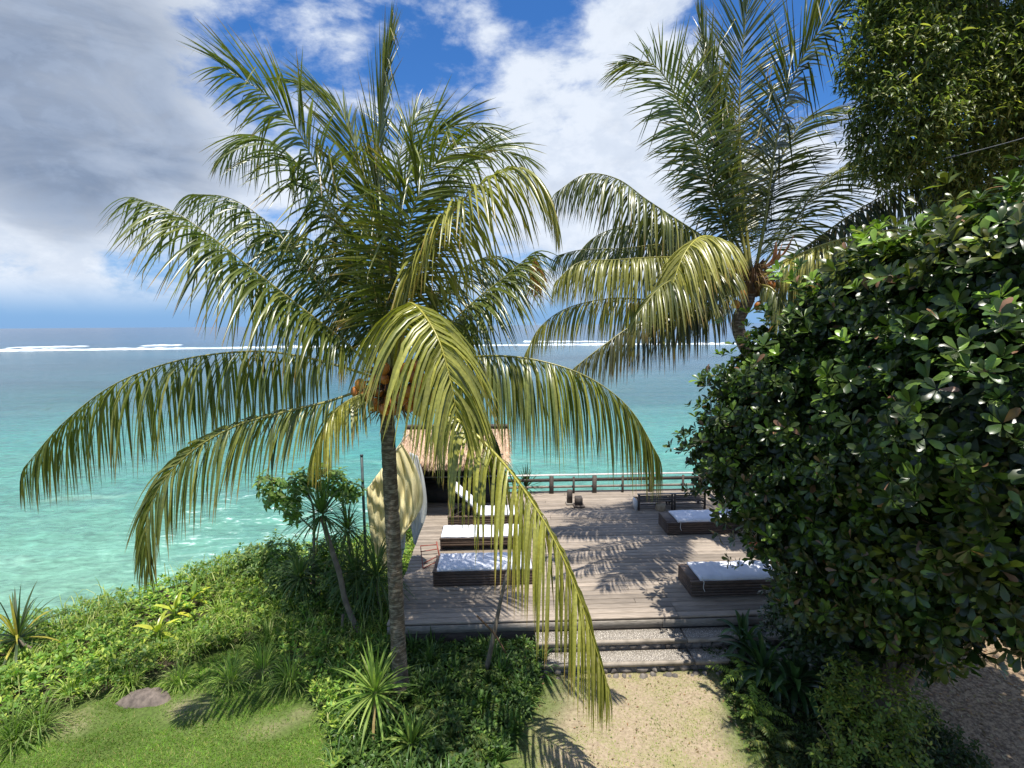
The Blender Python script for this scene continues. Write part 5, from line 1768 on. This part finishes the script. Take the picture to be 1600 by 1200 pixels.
mk('lawn_grass', V.reshape(-1, 3), np.arange(n * 3).reshape(-1, 3), M_GRASS, None, False, np.repeat(np.clip(C, 0, 1), 3, 0), 'stuff')


def bank(x, y):
    """overgrown bank left of the lawn, up to the cliff edge and a little over it"""
    d = poly_dist(x, y, EDGE, False)
    over = y > edge_y(x)
    return (~in_poly(x, y, LAWN)) & ((~over) | (d < .45)) & (x < -1.95)


# creeping leaves on the bank
x, y = sample(16500, -13, -2, 4.5, 12.4, bank)
n = len(x)
hb = .16 + .20 * (wav(x, y, 1.9, 3) + 1) * .5 + .12 * (wav(x, y, 5.2, 1) + 1) * .5
ctr = np.stack([x, y, gz(x, y) + hb * R.uniform(.25, 1.0, n)], 1)
pos, d, up_, s = rosettes(ctr, np.tile([0, 0, 1.0], (n, 1)) + R.normal(0, .35, (n, 3)), R.uniform(.05, .10, n), 6, (30, 95))
V = leaves('ov', pos, d, up_, s)
pt = np.repeat(wav(x, y, 2.6, 2), 6)
C = tints(len(pos), (0.135, 0.235, 0.04), .45, (0.36, 0.44, 0.08), .25) * (1 + .3 * pt[:, None])
leaf_mesh('bank_creeper', 'ov', V, np.clip(C, 0, 1), M_SOFT, None)

# long grass mixed into the bank
x, y = sample(34000, -13, -2, 4.5, 12.4, bank)
n = len(x)
a = R.uniform(0, 6.28, n)
tuft = wav(x, y, 2.2, 5) + wav(x, y, 5.1, 2) * .5
k = tuft > -.35
x, y, a = x[k], y[k], a[k]
n = len(x)
el = R.uniform(.7, 1.5, n)
d0 = np.stack([np.cos(a) * np.cos(el), np.sin(a) * np.cos(el), np.sin(el)], 1)
V, FF, _ = strips(np.stack([x, y, gz(x, y) + .08], 1), d0, np.stack([-np.sin(a), np.cos(a), np.zeros(n)], 1), R.uniform(.2, .42, n) * (1.2 + .45 * wav(x, y, 1.4, 2)), R.uniform(.007, .015, n), R.uniform(1.2, 3.2, n), 4, .2)
C = tints(n, (0.23, 0.33, 0.065), .3, (0.48, 0.50, 0.2), .25)
mk('bank_grass', V.reshape(-1, 3), FF, M_GRASS, None, False, np.repeat(C, V.shape[1], 0), 'stuff')

# countable clumps of long grass
clumps = [(300, 1010, .42, 0), (360, 1060, .45, 0), (410, 1040, .5, 0), (455, 1060, .48, 0), (250, 1010, .35, 0), (60, 1130, .5, 1), (20, 1150, .5, 1), (110, 1080, .38, 0), (170, 1040, .34, 0), (480, 980, .45, 1), (440, 960, .5, 1),
          (395, 930, .4, 0), (340, 960, .38, 0), (420, 1000, .5, 1), (500, 1030, .4, 1), (530, 1060, .38, 1), (280, 1060, .32, 0), (205, 1065, .28, 0)]
CL = ['light grass clump spilling onto the lawn to the right of the flat rock', 'grass clump whose foot is in the leftmost palm shadow on the lawn', 'tallest light grass clump at the lawn corner nearest the bent dracaena', 'light grass clump between the lawn corner and the bright spiky plant',
      'light grass clump just above and right of the flat rock', 'large dark grass clump in the bottom left corner of the bank', 'dark grass clump at the left edge below the screw pine', 'light grass clump between the bottom left corner and the flat rock',
      'light grass clump directly up the bank from the flat rock', 'dark grass clump under the bent dracaena trunk', 'dark grass clump a little left of the bent dracaena trunk', 'light grass clump high on the bank to the right of the yellow leaved plants',
      'light grass clump below the yellow leaved plants on the bank', 'dark arching grass clump in the middle of the bank beside the lawn corner', 'dark grass clump in shade close to the dracaena root', 'dark grass clump behind the large bright spiky plant',
      'small light grass clump between rock and lawn shadow', 'smallest grass clump touching the upper edge of the flat rock']
for i, (px, py, L_, dk) in enumerate(clumps):
    g0 = G(px, py, GZ + .1)
    strap_plant('grass_clump', CL[i], 'grass clump', Vector((g0.x, g0.y, GZ + .04)), 95, L_, .013, (30, 88), 2.4,
                (0.13, 0.21, 0.04) if dk else (0.27, 0.38, 0.08), False, (0.33, 0.36, 0.14), .15, 'long grass clumps on the bank', seg=5, spread=.07, m=M_GRASS)

# broad yellow-green leaves of a few bird's-nest plants on the bank
for (px, py, lab, s) in ((245, 985, 'plant with broad yellow leaves lying on the overgrown bank, nearest the rock', .42), (272, 955, 'upright broad leaved yellow green plant in the middle of the bank', .45), (300, 935, 'broad yellow leaved plant highest on the bank', .36)):
    g0 = G(px, py, GZ + .3)
    strap_plant('broadleaf_plant', lab, 'plant', Vector((g0.x, g0.y, GZ + .26)), 9, s, .085, (12, 75), 1.2, (0.40, 0.44, 0.05), True, (0.14, 0.24, 0.04), .35, 'broad leaved yellow plants on the bank', None, M_LEAF, 6, .35, .03)


# middle bed between trunk and steps
def bed(x, y):
    return (~in_poly(x, y, LAWN)) & (x > -2.4) & (x < .5) & (y < 7.8) & (y > 4.6)


x, y = sample(5200, -2.5, .6, 4.6, 7.8, bed)
n = len(x)
ctr = np.stack([x, y, gz(x, y) + R.uniform(.02, .24, n)], 1)
pos, d, up_, s = rosettes(ctr, np.tile([0, 0, 1.0], (n, 1)) + R.normal(0, .4, (n, 3)), R.uniform(.05, .09, n), 6, (30, 95))
V = leaves('ov', pos, d, up_, s)
leaf_mesh('bed_ground_cover', 'ov', V, tints(len(pos), (0.07, 0.13, 0.03), .3, (0.17, 0.26, 0.05), .15), M_SOFT, None)
for i in range(64):
    for _ in range(30):
        x, y = R.uniform(-2.3, .45), R.uniform(4.9, 7.72)
        if bed(np.array([x]), np.array([y]))[0]:
            break
    strap_plant('strap_leaf_lily', 'dark green strap leaved lily in the shady bed between palm trunk and steps', 'plant', gp(x, y) + Vector((0, 0, .02)), 30, R.uniform(.28, .46), .024, (25, 86), 1.8, (0.07, 0.135, 0.03), False,
                (0.11, 0.17, 0.04), .12, 'strap leaved lilies in the middle bed', spread=.04, m=M_LEAF if i % 2 else M_SOFT)


# shaded bed at the right
def rbed(x, y):
    return (~in_poly(x, y, LAWN)) & (x > 3.0) & (y < 7.7) & (x < 5.6 + .2 * wav(x, y, 2))


x, y = sample(5200, 2.8, 6.0, 4.5, 7.7, rbed)
n = len(x)
ctr = np.stack([x, y, gz(x, y) + R.uniform(.01, .16, n)], 1)
pos, d, up_, s = rosettes(ctr, np.tile([0, 0, 1.0], (n, 1)) + R.normal(0, .4, (n, 3)), R.uniform(.04, .08, n), 5, (30, 95))
V = leaves('ov', pos, d, up_, s)
leaf_mesh('shade_ground_cover', 'ov', V, tints(len(pos), (0.045, 0.075, 0.02), .3, (0.14, 0.13, 0.05), .12), M_SOFT, None)
# leaf litter
x, y = sample(5000, 2.6, 10, 4.0, 9.0, lambda x, y: x > 2.9)
n = len(x)
pos = np.stack([x, y, gz(x, y) + .012], 1)
a = R.uniform(0, 6.28, n)
V = leaves('sm', pos, np.stack([np.cos(a), np.sin(a), R.normal(0, .2, n)], 1), np.tile([0, 0, 1.0], (n, 1)) + R.normal(0, .3, (n, 3)), R.uniform(.03, .09, n))
leaf_mesh('leaf_litter', 'sm', V, tints(n, (0.26, 0.17, 0.09), .4, (0.4, 0.33, 0.22), .2), M_SOFT, None)

x, y = sample(420, 0.2, 3.4, 4.6, 7.2, lambda x, y: in_poly(x, y, LAWN))
x = np.concatenate([x, R.uniform(-1.5, 5, 60)])
z = gz(x, y if len(y) == len(x) else np.concatenate([y, np.full(60, 8.0)])) + .015
y = np.concatenate([y, R.uniform(8.0, 13.6, 60)])
z[-60:] = 0.008
n = len(x)
a = R.uniform(0, 6.28, n)
V = leaves('sm', np.stack([x, y, z], 1), np.stack([np.cos(a), np.sin(a), R.normal(0, .12, n)], 1), np.tile([0, 0, 1.0], (n, 1)) + R.normal(0, .25, (n, 3)), R.uniform(.015, .05, n))
leaf_mesh('fallen_leaves', 'sm', V, tints(n, (0.22, 0.14, 0.07), .4, (0.16, 0.2, 0.06), .3), M_SOFT, None)
